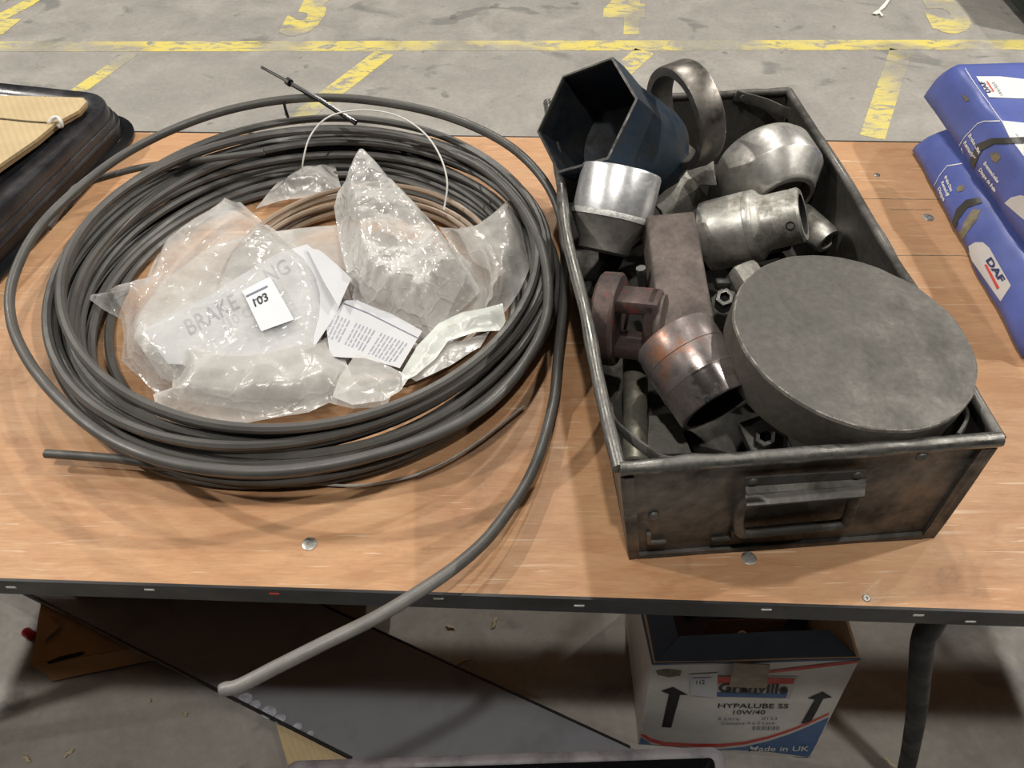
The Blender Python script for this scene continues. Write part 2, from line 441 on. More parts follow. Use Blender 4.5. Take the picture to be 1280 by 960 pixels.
m_red = metal_mat('red_painted_iron', (.12, .08, .072), (.05, .04, .037), .45, .38, .62, 30, (.30, .03, .022), .4, .5, rlo=.56)
m_glint_steel = metal_mat('orange_glint_steel', (.40, .355, .345), (.13, .105, .10), .22, .42, .70, 14, (.33, .15, .085), .95, .12, rlo=.58)  # orange patches are red reflections painted into the steel colour
m_hole = simple('dark_bore', (.006, .006, .006), .8, bmp=0)
m_disc = metal_mat('cast_disc', (.150, .143, .130), (.088, .083, .075), .40, .36, .66, 18, None, .55, .45)
m_discside = metal_mat('cast_disc_side', (.165, .148, .127), (.075, .068, .058), .45, .35, .65, 20, None, .5, .6)
m_discedge = metal_mat('worn_disc_edge', (.40, .38, .34), (.16, .15, .135), .4, .40, .55, 70, None, .6, .5)
m_scrap = metal_mat('grey_scrap', (.34, .33, .30), (.15, .14, .125), .5, .4, .65, 30, None, .7, .5)
m_nut = metal_mat('nut_steel', (.14, .136, .13), (.06, .066, .06), .35, .4, .65, 60, None, .9, .4)
m_bar = metal_mat('grey_green_bar', (.30, .29, .24), (.13, .12, .095), .45, .4, .65, 26, None, .7, .4)
m_blue = simple('blue_wrap', (.115, .155, .47), .38, var=.35, scale=10, bmp=.12, bdist=.002)
m_bluedark = simple('torn_dark_wrap', (.05, .05, .07), .6, var=.4, scale=30)
m_dirt = simple('greasy_stain', (.28, .24, .16), .5, var=.6, scale=60, bmp=.3)
m_white = simple('white_print', (.78, .78, .76), .5, var=.1, bmp=0)
m_offwhite = simple('pale_grey_print', (.60, .57, .55), .5, var=.15, scale=20, bmp=0)
m_redink = simple('red_print', (.62, .05, .04), .5, var=.1, bmp=0)
m_navy = simple('navy_print', (.025, .03, .12), .5, var=.1, bmp=0)
m_strap = simple('grey_strap', (.055, .055, .052), .4, var=.3, scale=40)
m_cartonw = simple('white_carton', (.74, .72, .68), .6, var=.22, scale=9, bmp=.1, lo=.3, hi=.6)
m_cartonb = simple('blue_carton_print', (.075, .17, .38), .55, var=.2, scale=14, bmp=.05)
m_cartonin = simple('carton_inside', (.13, .085, .05), .8, var=.3, scale=14)
m_tape = simple('brown_tape', (.30, .24, .175), .5, var=.35, scale=40)
m_bluebottle = simple('blue_bottle', (.012, .022, .11), .4, var=.3)
m_screw = metal_mat('screw_steel', (.50, .49, .46), (.2, .19, .17), .4, .45, .65, 120)
m_redcap = simple('red_plastic', (.55, .02, .02), .3, var=.15)
m_green = simple('dark_green_plastic', (.012, .03, .024), .45, var=.3)
m_leg = simple('black_leg_paint', (.006, .006, .009), .5, spec=.25, var=.3)
m_chip = simple('wood_chip', (.56, .47, .33), .8, var=.3, scale=60)
m_bag = simple('white_polythene', (.80, .78, .74), .4, var=.1)

# ------------------------------------------------------------ setting: floor with painted bays
T = .75
bm = bmesh.new(); bmesh.ops.create_grid(bm, x_segments=2, y_segments=2, size=7)
for v in bm.verts: v.co.y += 3
floor = obj('floor', bm, m_concrete, kind='structure')
def paint_strip(a, b, wd, name='painted_line'):
    a, b = Vector((*a, 0)), Vector((*b, 0)); d = (b-a).normalized(); n = Vector((-d.y, d.x, 0))*wd/2
    obj(name, prism([a-n, b-n, b+n, a+n], (0, 0, 1), .0012), m_paint, floor, smooth=False)
a, b = at(0, 58.5, 0), at(1280, 56, 0); d = b-a
paint_strip((a-d*.3)[:2], (b+d*.15)[:2], .088)
for (p, q, wd) in (((481, 66), (368, 152), .085), ((166, 66), (80, 126), .06), ((806, 64), (752, 112), .085), ((1126, 63), (1090, 172), .085)):
    a, b = at(*p, 0), at(*q, 0); paint_strip(a[:2], b[:2], wd)
def digit(ch, bl, br, h):
    g = glyphs(ch, .055); a, b = at(*bl, 0), at(*br, 0); x0 = min(v.co.x for v in g.verts); x1 = max(v.co.x for v in g.verts)
    ex = b-a; ey = Vector((-ex.y, ex.x, 0)).normalized()*h
    ey = ey + ex.normalized()*h*.12
    for v in g.verts: v.co = a + ex*((v.co.x-x0)/(x1-x0)) + ey*(v.co.y/.7) + Vector((0, 0, .0012))
    obj('painted_digit', g, m_paint, floor, smooth=False)
digit('3', (349, 40), (398, 38), .50); digit('4', (752, 38), (806, 38), .50); digit('5', (1166, 36), (1222, 36), .50); digit('2', (-44, 38), (10, 38), .50)

# ------------------------------------------------------------ table
table = thing('workbench', 'long plywood topped workbench with black edging carrying everything', 'table', (0, .76, 0))
fa, fb = at(0, 723, T), at(1280, 764, T); ba, bb = at(150, 165, T), at(1130, 178, T)
def ext(a, b, x): return a + (b-a)*((x-a.x)/(b.x-a.x))
XL, XR = -1.5, 1.5
F0, F1, B0, B1 = ext(fa, fb, XL), ext(fa, fb, XR), ext(ba, bb, XL), ext(ba, bb, XR)
TH = .028
obj('tabletop', prism([F0, F1, B1, B0], (0, 0, -1), TH), m_ply, table, world=True, smooth=False)
fd = (F1-F0).normalized(); fn = Vector((fd.y, -fd.x, 0))
def strip(p, q, n, th, z0, z1):
    return slab(bmesh.new(), p+n*th+Vector((0, 0, z0)), q+n*th+Vector((0, 0, z0)), q+n*th+Vector((0, 0, z1)), p+n*th+Vector((0, 0, z1)), th, 24, 1)
obj('edge_strip', strip(F0, F1, fn, .003, -TH-.001, .0008), m_edge, table, world=True)
obj('edge_strip', strip(B1, B0, -fn, .003, -TH-.001, .0004), m_edge, table, world=True)
for px, py, mt in ((14, 734, m_white), (187, 737, m_white), (343, 742, m_redink), (548, 748, m_white), (724, 757, m_white), (958, 762, m_white), (1148, 769, m_white), (1213, 777, m_white)):
    p = onplane(px, py, F0+fn*.003, fn)
    bm = bmesh.new(); box(bm, (0, 0, 0), (.0105, .0016, .0034), None, .0006)
    bm.transform(Matrix.Translation(p) @ Matrix.Rotation(math.atan2(fd.y, fd.x)+.02, 4, 'Z')); obj('staple', bm, mt, table, world=True)
for px, py, r in ((387, 680, .0078), (936, 698, .0078), (1160, 272, .0085), (1096, 219, .005), (76, 266, .006), (1083, 748, .004)):
    p = at(px, py, T); bm = bmesh.new()
    lathe(bm, [(r, -.001), (r, .0007), (r*.85, .0012), (r*.3, .0012), (r*.25, .0004), (0, .0004)], 20, Matrix.Translation(p)); obj('screw_head', bm, m_screw, table, world=True)
# grooves where the veneer has split (right side)
for (p, q) in (((1058, 248), (1262, 250)), ((1112, 262), (1165, 262)), ((1108, 319), (1262, 320))):
    a, b = at(*p, T+.0002), at(*q, T+.0002); bm = bmesh.new()
    pts = [a.lerp(b, i/14)+Vector((0, .0012*nz((i, 0, 1), .7), 0)) for i in range(15)]
    tube(bm, pts, [.0007*(1+.6*nz((i, 1, 2), .9)) for i in range(15)], 4, flat=(.4, 1)); obj('split_seam', bm, m_dirt, table, world=True)
lp_ = [onplane(px, py, Vector((0, .345, 0)), Vector((0, 1, 0))) for px, py in ((1172, 772), (1163, 782), (1154, 800), (1150, 840), (1147, 880), (1141, 920), (1133, 960), (1115, 1030))]
lp_ = [Vector((lp_[0].x, .352, .722))]+lp_[1:]; lp_.append(Vector((lp_[-1].x+(lp_[-1].x-lp_[-2].x)*lp_[-1].z/(lp_[-2].z-lp_[-1].z), .34, 0)))
bm = bmesh.new(); tube(bm, catmull(lp_, 6), .0128, 12); obj('leg', bm, m_leg, table, world=True)
bm = bmesh.new(); tube(bm, catmull([(-.66, .40, .722), (-.67, .40, .69), (-.73, .40, .60), (-.82, .40, .48), (-.96, .40, .25), (-1.10, .40, 0)], 6), .0128, 12); obj('leg', bm, m_leg, table, world=True)
for x in (.72, -1.1):
    bm = bmesh.new(); tube(bm, [(x, 1.14, .722), (x, 1.14, 0)], .0128, 12); obj('leg', bm, m_leg, table, world=True)
bm = bmesh.new(); lathe(bm, [(0, -.002), (.026, -.002), (.028, 0), (.028, .003), (0, .003)], 28, Matrix.Translation(at(972, 768, T-TH-.004)+Vector((0, .0245, 0)))); obj('fixing_plate', bm, m_panel, table, world=True)

# ------------------------------------------------------------ steel tote pan
Zr, Zb = .905, T
def lerp(a, b, t): return a + (b-a)*t
bl, br = at(785, 695, Zb), at(1165, 668, Zb); tl, tr = at(774, 586, Zr), at(1250, 549, Zr)
kb = at(986, 114, Zr)                                   # back right rim corner
ktl = tl + (kb - tr)*1.0 + Vector((.0, .0, 0))
back_b = (kb - tr)*.965
kbl, kbr = bl + back_b, br + back_b
pan = thing('tote_pan', 'rectangular grey steel tote pan with rolled rim, full of sockets and scrap', 'metal box', (lerp(bl, kbr, .5).x, lerp(bl, kbr, .5).y, T))
def dent(amp, seed): return lambda u, v: Vector((amp*nz((u*2.2, v*1.4, seed), 1.6), amp*nz((u*2.2, v*1.4, seed+9), 1.6), amp*.4*nz((u*3, v, seed+4), 1.5)))
Z = Vector((0, 0, 1))
obj('front_wall', slab(bmesh.new(), bl, br, tr, tl, .002, 24, 8, dent(.002, 2)), m_pan, pan, world=True)
def bulge(amp, seed, d): 
    f = dent(.006, seed); return lambda u, v: f(u, v)*math.sin(math.pi*u) + d*amp*math.sin(math.pi*u)*v
side_out = Vector((-1, -.05, 0))
obj('left_wall', slab(bmesh.new(), kbl, bl, tl, ktl, .002, 30, 6, bulge(.006, 3, side_out)), m_pan, pan, world=True)
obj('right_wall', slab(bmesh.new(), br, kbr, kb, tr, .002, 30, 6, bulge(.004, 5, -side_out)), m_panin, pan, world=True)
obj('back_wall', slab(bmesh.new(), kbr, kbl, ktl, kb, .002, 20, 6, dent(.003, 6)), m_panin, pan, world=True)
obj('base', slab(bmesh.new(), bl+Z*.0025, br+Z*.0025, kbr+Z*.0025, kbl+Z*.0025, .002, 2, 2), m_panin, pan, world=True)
def rimpts(a, b, amp, seed, d, bamp, n=40):
    f = dent(.006, seed)
    return [a.lerp(b, i/n) + d*bamp*math.sin(math.pi*i/n) + (f(i/n, 1) if amp is None else Vector((amp*nz((i*.2, seed, 0), 1), amp*nz((i*.2, seed, 5), 1), amp*nz((i*.23, seed, 9), 1))))*math.sin(math.pi*i/n) for i in range(n+1)]
def rim(a, b, r, amp, seed, d=Z, bamp=0, flat=(1, 1.0)):
    pts = rimpts(a, b, amp, seed, d, bamp)
    bm = bmesh.new(); tube(bm, pts, [r*(1+.22*nz((i*.35, seed, 1), 1)) for i in range(len(pts))], 10, flat=flat); return bm
obj('rim', rim(tl, tr, .0072, .003, 11), m_panrim, pan, world=True)
obj('rim', rim(ktl, tl, .0068, None, 3, side_out, .006), m_panrim, pan, world=True)
obj('rim', rim(tr, kb, .0055, None, 5, -side_out, .004), m_pan, pan, world=True)
obj('rim', rim(kb, ktl, .0055, .002, 14), m_pan, pan, world=True)
# folded flanges on the front face
fnorm = (br-bl).cross(tl-bl).normalized()
if fnorm.y > 0: fnorm = -fnorm
def fp(u, v, off=0): return bl*(1-u)*(1-v) + br*u*(1-v) + tr*u*v + tl*(1-u)*v + fnorm*off
for (u0, u1, v0, v1) in ((.0, .035, 0, .93), (.955, 1.0, 0, .95), (.03, .96, 0, .045)):
    obj('folded_flange', slab(bmesh.new(), fp(u0, v0, .0045), fp(u1, v0, .0045), fp(u1, v1, .0045), fp(u0, v1, .0045), .0045, 12, 8, dent(.001, 8)), m_pan, pan, world=True)
def F(px, py, off=0): return onplane(px, py, bl+fnorm*off, fnorm)
# hinged handle: riveted hood and wire bail
bm = bmesh.new()
prof = [(0, .003), (.3, .0045), (.6, .012), (.85, .021), (1, .026)]
for k in range(4):
    (v0, o0), (v1, o1) = prof[k], prof[k+1]
    def P(u, v, o): 
        return F(lerp(930+3*v, 1083-3*v, u), lerp(lerp(596, 634, v), lerp(587, 622, v), u), o)
    slab(bm, P(0, v0, o0), P(1, v0, o0), P(1, v1, o1), P(0, v1, o1), .002, 10, 1)
bmesh.ops.remove_doubles(bm, verts=bm.verts, dist=.0004)
obj('handle_hood', bm, m_pan, pan, world=True)
pts = [F(938, 622, .016), F(927, 632, .014), F(923, 648, .011), F(925, 664, .010), F(936, 666, .010), F(990, 661, .010), F(1046, 656, .010), F(1058, 650, .010), F(1064, 634, .013), F(1070, 616, .016)]
bm = bmesh.new(); tube(bm, catmull(pts, 6), .0055, 10); obj('handle_bail', bm, m_pan, pan, world=True)
def rivet(px, py, r, off=0):
    p = F(px, py, off); zx = fnorm; x = Vector((1, 0, 0)); x = (x-zx*x.dot(zx)).normalized()
    M = Matrix.Translation(p) @ Matrix((x, zx.cross(x), zx)).transposed().to_4x4()
    bm = bmesh.new(); lathe(bm, [(r, 0), (r*.95, r*.3), (r*.7, r*.6), (r*.3, r*.75), (0, r*.78)], 16, M); obj('rivet', bm, m_pan, pan, world=True)
rivet(941, 601, .0055, .004); rivet(1071, 593, .0055, .004); rivet(817, 644, .0055, .001); rivet(1152, 570, .006, .001)
for L in (((811, 667), (811, 678), (832, 677)), ((889, 675), (915, 672), (917, 662))):
    bm = bmesh.new(); tube(bm, [F(*p, .0035) for p in L], .0026, 6); obj('hook_slot', bm, m_pan, pan, world=True)
# loose bail wires inside the corners
bm = bmesh.new(); tube(bm, catmull([at(763, 508, .86), at(768, 528, .875), at(790, 549, .893), at(812, 565, .90), at(836, 576, .902), at(884, 574, .905)], 6), .0036, 6, flat=(1.5, .7)); obj('corner_strap', bm, m_panrim, pan, world=True)
bm = bmesh.new(); tube(bm, catmull([at(1199, 505, .885), at(1207, 517, .89), at(1206, 530, .893), at(1196, 546, .895)], 6), .0038, 6, flat=(1.5, .7)); obj('corner_strap', bm, m_panrim, pan, world=True)
bn = (kbl-kbr).cross(kb-kbr).normalized(); bn = bn if bn.y < 0 else -bn
rn = (kbr-br).cross(tr-br).normalized(); rn = rn if rn.x < 0 else -rn
sp = [onplane(px, py, kbr+bn*o, bn) for px, py, o in ((919, 119, .007), (930, 122, .008), (955, 129, .014), (976, 138, .022))] + [onplane(990, 144, kbr+bn*.026, bn), onplane(997, 154, kbr+bn*.034, bn)]
bm = bmesh.new(); tube(bm, catmull(sp, 6), .0085, 6, flat=(1.0, .3)); obj('corner_strap', bm, m_pan, pan, world=True)
bm = bmesh.new(); q_ = onplane(928, 122, kbr+bn*.012, bn); tube(bm, [q_, q_+bn*.004], .004, 10); obj('rivet', bm, m_pan, pan, world=True)

# ------------------------------------------------------------ things in the pan
def axis_thing(name, label, px, py, z, dx, dy, tilt, xh=None, cat='socket', group=None):
    p = at(px, py, z); return thing(name, label, cat, p, viewdir(px, py, dx, dy, tilt), xh, group)
# big cast disc: origin = centre of its upper face
disc = axis_thing('round_steel_slab', 'thick round dark cast metal disc, largest piece, lying tilted on top', 1067, 417, .928, .463, -.886, 51, cat='metal disc')
RD = .1195
bm = bmesh.new(); pr = [(0, 0)]+[(RD*k/14, 0) for k in range(1, 14)]+[(RD*.982, -.0005)]
lathe(bm, pr, 84, jit=.0007); obj('upper_face', bm, m_disc, disc)
bm = bmesh.new(); lathe(bm, [(RD*.982, -.0005), (RD*.992, -.0012), (RD, -.0040)], 84, jit=.0009); obj('worn_edge', bm, m_discedge, disc)
bm = bmesh.new(); lathe(bm, [(RD, -.0040), (RD*1.004, -.018), (RD*.998, -.040), (RD*.985, -.049), (RD*.95, -.052), (0, -.052)], 84, jit=.0007, seed=1); obj('side_wall', bm, m_discside, disc)
# hexagonal hub socket
hexo = axis_thing('hub_socket', 'huge blue black hexagonal hub socket with its open mouth facing left', 731, 145, .972, -.80, -.52, 44)
xh = (W[hexo].to_3x3().inverted() @ viewdir(730, 145, 755-704, 78-212, 75)).normalized(); ang0 = math.atan2(xh.y, xh.x)+R(13)
def hexring(r, z, k, seg=60):
    out = []
    for i in range(seg):
        a = 2*math.pi*i/seg; c = ((a+R(30)) % R(60))-R(30)
        rh = r*math.cos(R(30))/math.cos(c-0) if True else r
        # corner at multiples of 60 deg + 30 -> rotate so a corner sits at ang0
        rr = lerp(r*.93, rh*1.0, k); aa = a+ang0+R(30)
        out.append((rr*math.cos(aa), rr*math.sin(aa), z))
    return out
def loft(bm, rings):
    V = [[bm.verts.new(p) for p in ring] for ring in rings]
    for a, b in zip(V, V[1:]):
        for i in range(len(a)): j = (i+1) % len(a); bm.faces.new((a[i], a[j], b[j], b[i]))
    return V
RH = .0755
bm = bmesh.new(); V = loft(bm, [hexring(RH, 0, 1), hexring(RH, -.025, 1), hexring(RH*.985, -.045, .8), hexring(RH*.96, -.062, .35), hexring(RH*.98, -.075, 0), hexring(RH*1.0, -.125, 0), hexring(RH*.97, -.142, 0), hexring(RH*.86, -.148, 0)]); bm.faces.new(V[-1]); obj('body', bm, m_hex, hexo)
bm = bmesh.new(); loft(bm, [hexring(RH, 0, 1), hexring(RH*.955, .0008, 1), hexring(RH*.95, -.003, 1)]); obj('mouth_edge', bm, m_hexedge, hexo)
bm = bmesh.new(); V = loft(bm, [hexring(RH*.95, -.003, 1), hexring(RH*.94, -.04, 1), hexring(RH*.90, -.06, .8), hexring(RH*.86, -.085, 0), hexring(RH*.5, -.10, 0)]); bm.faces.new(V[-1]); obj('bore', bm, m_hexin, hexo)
# bearing ring behind it
ring = axis_thing('bearing_ring', 'plain steel bearing ring standing upright behind the blue hexagonal socket', 842, 150, .955, -.93, .36, 62, cat='ring')
RR = .066
bm = bmesh.new(); lathe(bm, [(RR*.98, .001), (RR, -.002), (RR, -.030), (RR*.98, -.033), (RR*.83, -.033), (RR*.81, -.030), (RR*.81, -.002), (RR*.83, .001)], 64, close=True, jit=.0002); obj('race', bm, m_ring, ring)
# chrome socket
ch = axis_thing('chrome_socket', 'bright chrome round socket with knurled band beside the left wall', 770, 246, .902, .20, -.98, 96)
bm = bmesh.new(); lathe(bm, [(0, .026), (.032, .026), (.036, .032), (.0485, .032), (.050, .029), (.050, -.022)], 56); obj('sleeve', bm, m_chrome, ch)
bm = bmesh.new(); lathe(bm, [(.050, -.022), (.0507, -.0235), (.0507, -.029), (.0495, -.030)], 90, jit=.0002); obj('knurled_band', bm, m_knurl, ch)
bm = bmesh.new(); lathe(bm, [(.0495, -.030), (.047, -.034), (.034, -.056), (.032, -.068), (.027, -.070), (0, -.070)], 56); obj('cone', bm, m_drum, ch)
# drum shaped fitting at the back right
dr = axis_thing('drum_fitting', 'large round bright steel drum with tapered shoulder near back right corner', 978, 252, .868, .50, .86, 58)
bm = bmesh.new(); lathe(bm, [(0, -.085), (.045, -.085), (.060, -.080), (.066, -.070), (.068, -.034), (.0675, -.032), (.046, -.005), (.044, -.001), (.042, 0), (.037, 0)], 64); obj('body', bm, m_drum, dr)
bm = bmesh.new(); lathe(bm, [(.037, 0), (.036, -.004), (.036, -.02), (0, -.02)], 48); obj('bore', bm, m_rust, dr)
# stepped satin socket with a pin hole
st = axis_thing('stepped_socket', 'dull silver stepped socket with round pin hole, middle of pan', 1004, 268, .905, .97, -.24, 82)
bm = bmesh.new(); lathe(bm, [(0, -.122), (.036, -.122), (.0435, -.118), (.0445, -.112), (.0445, -.064), (.0438, -.063), (.0442, -.062), (.0442, -.054), (.043, -.052), (.037, -.047), (.034, -.042), (.0335, -.014), (.033, -.0125), (.0335, -.011), (.0335, -.003), (.031, 0), (.025, 0)], 64); stb = obj('body', bm, m_step, st)
bm = bmesh.new(); lathe(bm, [(.025, 0), (.024, -.003), (.023, -.03), (0, -.03)], 40); obj('bore', bm, m_hole, st)
q = land(bvh_of(stb), 988, 282, .0002); ax = (q-W[st].translation); zz = W[st].to_3x3().col[2]; ax = (ax-zz*ax.dot(zz)).normalized()
Mh = Matrix.Translation(q) @ Matrix((zz, ax.cross(zz), ax)).transposed().to_4x4()
bm = bmesh.new(); lathe(bm, [(.0052, -.001), (.0052, .0008), (.0042, .0008), (.0038, -.001)], 20, Mh, close=True); obj('pin_hole', bm, m_hole, st, world=True)
# small barrel hidden by the disc
sb = axis_thing('small_barrel', 'small grey steel barrel peeping out behind the round slab', 1036, 302, .835, .75, .66, 66, cat='metal part')
bm = bmesh.new(); lathe(bm, [(0, -.06), (.017, -.06), (.019, -.056), (.019, -.006), (.017, 0), (.012, 0), (.010, -.01), (0, -.01)], 36); obj('barrel_body', bm, m_step, sb)
# brown steel bar
def plate_thing(name, label, cat, quad, z4, th, m, bev=.003, part='bar', seed=1):
    P = [at(*p, z) for p, z in zip(quad, z4)]; c = sum(P, Vector())/4
    n = (P[1]-P[0]).cross(P[3]-P[0]).normalized(); n = n if n.z > 0 else -n
    bm = prism([p-n*bev*0 for p in P], -n, th)
    bmesh.ops.bevel(bm, geom=bm.edges[:], offset=bev, segments=3, affect='EDGES', profile=.5)
    low = min(v.co.z for v in bm.verts)
    o = obj(name, bm, m, loc=(c.x, c.y, low), label=label, cat=cat); return o
plate_thing('steel_bar', 'flat brown steel bar with rounded edges lying in middle of pan', 'steel bar', [(807, 268), (869, 262), (896, 408), (828, 428)], (.905, .905, .86, .86), .035, m_rust, .005)
# red casting with flange and window frame
rd = thing('red_casting', 'rusty red painted iron casting with window, against left wall', 'casting', at(764, 399, .862), viewdir(757, 400, 1, .10, 78), viewdir(757, 400, .1, -1, 62))
bm = bmesh.new(); lathe(bm, [(0, -.014), (.050, -.014), (.0525, -.011), (.053, .007), (.0505, .010), (.022, .010), (0, .010)], 40, jit=.0009); obj('flange', bm, m_red, rd)
bm = bmesh.new()
for x in (-.028, .028): box(bm, (x, .004, .031), (.016, .044, .046), None, .004)
box(bm, (0, .004, .048), (.072, .044, .017), None, .005); obj('window_frame', bm, m_red, rd)
bm = bmesh.new(); lathe(bm, [(0, .052), (.03, .052), (.033, .055), (.033, .059), (0, .059)], 30); obj('end_washer', bm, m_rust, rd)
# dark shiny socket, its orange reflections painted as colour patches
cp = axis_thing('shiny_socket', 'dark shiny socket with painted orange reflections and small hole, mouth facing down right', 898, 509, .862, .53, .85, 76)
bm = bmesh.new(); lathe(bm, [(0, -.092), (.034, -.092), (.0425, -.090), (.0445, -.086), (.0445, -.062), (.0440, -.0615), (.0445, -.061), (.0445, -.032), (.0441, -.031), (.0432, -.0295), (.0425, -.002), (.041, 0), (.036, 0)], 64); cpb = obj('body', bm, m_glint_steel, cp)
bm = bmesh.new(); lathe(bm, [(.036, 0), (.035, -.003), (.034, -.04), (0, -.04)], 40); obj('bore', bm, m_hole, cp)
q = land(bvh_of(cpb), 884, 499, .0002); zz = W[cp].to_3x3().col[2]; ax = (q-W[cp].translation); ax = (ax-zz*ax.dot(zz)).normalized()
Mh = Matrix.Translation(q) @ Matrix((zz, ax.cross(zz), ax)).transposed().to_4x4()
bm = bmesh.new(); lathe(bm, [(0, .0006), (.0028, .0006), (.0034, -.001)], 16, Mh); obj('pin_hole', bm, m_hole, cp, world=True)
# round bar, channel, nuts
bm = bmesh.new(); a, b = at(794, 445, .80), at(794, 582, .80); dv = (b-a).normalized(); x = Vector((1, 0, 0)); x = (x-dv*x.dot(dv)).normalized()
Lb = (b-a).length; M = Matrix.Translation(a) @ Matrix((x, dv.cross(x), dv)).transposed().to_4x4()
lathe(bm, [(0, 0), (.011, 0), (.0145, .004), (.0145, Lb*.35), (.0135, Lb*.37), (.0135, Lb*.6), (.0142, Lb*.62), (.0142, Lb-.002), (.012, Lb), (0, Lb)], 28, M)
obj('round_bar', bm, m_bar, loc=(a.x, (a.y+b.y)/2, .7855), label='grey green round steel bar in the near left corner of pan', cat='steel bar')
ch_ = thing('steel_channel', 'short bent grey steel channel between the round bar and the shiny socket', 'metal part', at(842, 545, .80), (0, 0, 1), (1, .05, 0))
p0, p1, p2, p3 = at(812, 568, .805), at(868, 566, .805), at(846, 515, .805), at(815, 520, .805)
obj('web', slab(bmesh.new(), p0, p1, p2, p3, .003, 4, 4), m_scrap, ch_, world=True)
obj('flange', slab(bmesh.new(), p1, p1-Z*.022, p2-Z*.022, p2, .003, 2, 2), m_scrap, ch_, world=True)
obj('flange', slab(bmesh.new(), p0, p0-Z*.022, p3-Z*.022, p3, .003, 2, 2), m_scrap, ch_, world=True)
def hexnut(parent, p, n, r, h, name='nut'):
    n = Vector(n).normalized(); x = Vector((1, .3, 0)); x = (x-n*x.dot(n)).normalized(); M = Matrix.Translation(p) @ Matrix((x, n.cross(x), n)).transposed().to_4x4()
    bm = bmesh.new(); lathe(bm, [(r*.55, 0), (r, 0), (r, h*.85), (r*.9, h), (r*.55, h)], 6, M, close=True)
    bm2 = bm; obj(name, bm, m_nut, parent, world=True, smooth=20)
    bm = bmesh.new(); lathe(bm, [(r*.56, h*.1), (0, h*.1)], 16, M); obj('thread_bore', bm, m_hole, parent, world=True)
nb = thing('nut_block', 'dark steel clamp block with hexagon nut, close to the front rim', 'metal part', at(953, 560, .80), (0, 0, 1), (1, .1, 0))
bm = bmesh.new(); n1 = viewdir(957, 550, 0, -1, 22)
Mn = Matrix.Translation(at(957, 545, .84)) @ Matrix(((Vector((1, .25, 0))-n1*n1.dot(Vector((1, .25, 0)))).normalized(), n1.cross((Vector((1, .25, 0))-n1*n1.dot(Vector((1, .25, 0)))).normalized()), n1)).transposed().to_4x4()
box(bm, (0, .002, -.014), (.040, .046, .026), Mn, .003); obj('block', bm, m_pan, nb, world=True)
hexnut(nb, at(957, 550, .842), n1, .0115, .010)
nb2 = thing('nut_fitting', 'small hexagon nut on a block between brown bar and round slab', 'metal part', at(906, 382, .80), (0, 0, 1), (1, .1, 0))
n2 = viewdir(906, 375, 0, -1, 18); bm = bmesh.new(); tube(bm, [at(906, 377, .85), at(906, 377, .80)], .016, 6); obj('shank', bm, m_pan, nb2, world=True)
hexnut(nb2, at(906, 374, .855), n2, .0115, .009)
bm = bmesh.new(); box(bm, at(903, 355, .845), (.018, .010, .012), None, .002); obj('lug', bm, m_nut, nb2, world=True)
bm = bmesh.new(); box(bm, (0, 0, 0), (.036, .036, .036), Matrix.Translation(at(932, 350, .850)) @ Matrix.Rotation(.5, 4, 'Z') @ Matrix.Rotation(.35, 4, 'X'), .008)
p = at(934, 350, .855); obj('rounded_block', bm, m_scrap, loc=(p.x, p.y, .825), label='grey rounded steel block tucked against far edge of round slab', cat='metal part')
# bent grey scrap sheet between hub socket and bar
sc = thing('bent_bracket', 'crumpled grey steel bracket between hub socket and brown bar', 'metal part', at(850, 240, .84), (0, 0, 1), (1, 0, 0))
for (q4, z4) in ((((815, 252), (858, 214), (872, 232), (826, 268)), (.87, .875, .86, .85)), (((858, 214), (892, 203), (893, 232), (872, 232)), (.875, .88, .865, .86)), (((826, 268), (872, 232), (885, 250), (850, 270)), (.85, .86, .835, .83))):
    obj('folded_leaf', slab(bmesh.new(), *[at(*p, z) for p, z in zip(q4, z4)], .004, 3, 3, dent(.003, 17)), m_scrap, sc, world=True)
# dark scrap lying on the pan floor under everything
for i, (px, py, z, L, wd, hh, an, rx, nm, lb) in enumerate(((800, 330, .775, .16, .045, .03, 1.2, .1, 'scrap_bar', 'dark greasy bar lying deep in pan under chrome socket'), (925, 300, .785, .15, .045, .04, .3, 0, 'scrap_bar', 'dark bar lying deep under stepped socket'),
    (905, 545, .775, .12, .06, .02, -.3, .1, 'scrap_plate', 'dark brown plate lying beneath the mouth of shiny socket'),
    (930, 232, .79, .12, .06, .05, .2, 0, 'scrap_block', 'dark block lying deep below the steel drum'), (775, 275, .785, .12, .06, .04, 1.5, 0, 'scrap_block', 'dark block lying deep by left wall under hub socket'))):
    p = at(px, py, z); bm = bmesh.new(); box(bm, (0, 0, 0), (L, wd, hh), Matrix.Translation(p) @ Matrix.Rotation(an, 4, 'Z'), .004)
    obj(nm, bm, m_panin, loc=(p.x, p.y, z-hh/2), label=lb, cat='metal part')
ba_ = at(802, 352, .87); bm = bmesh.new(); tube(bm, [at(801, 335, .88), at(804, 360, .85), at(808, 385, .83)], .006, 8)
for k in range(7):
    c = at(801+k*1.1, 336+k*7.6, .88-k*.0072); 
obj('threaded_stud', bm, m_nut, loc=(ba_.x, ba_.y, .83), label='thin dark stud standing between red casting and brown bar', cat='metal part')

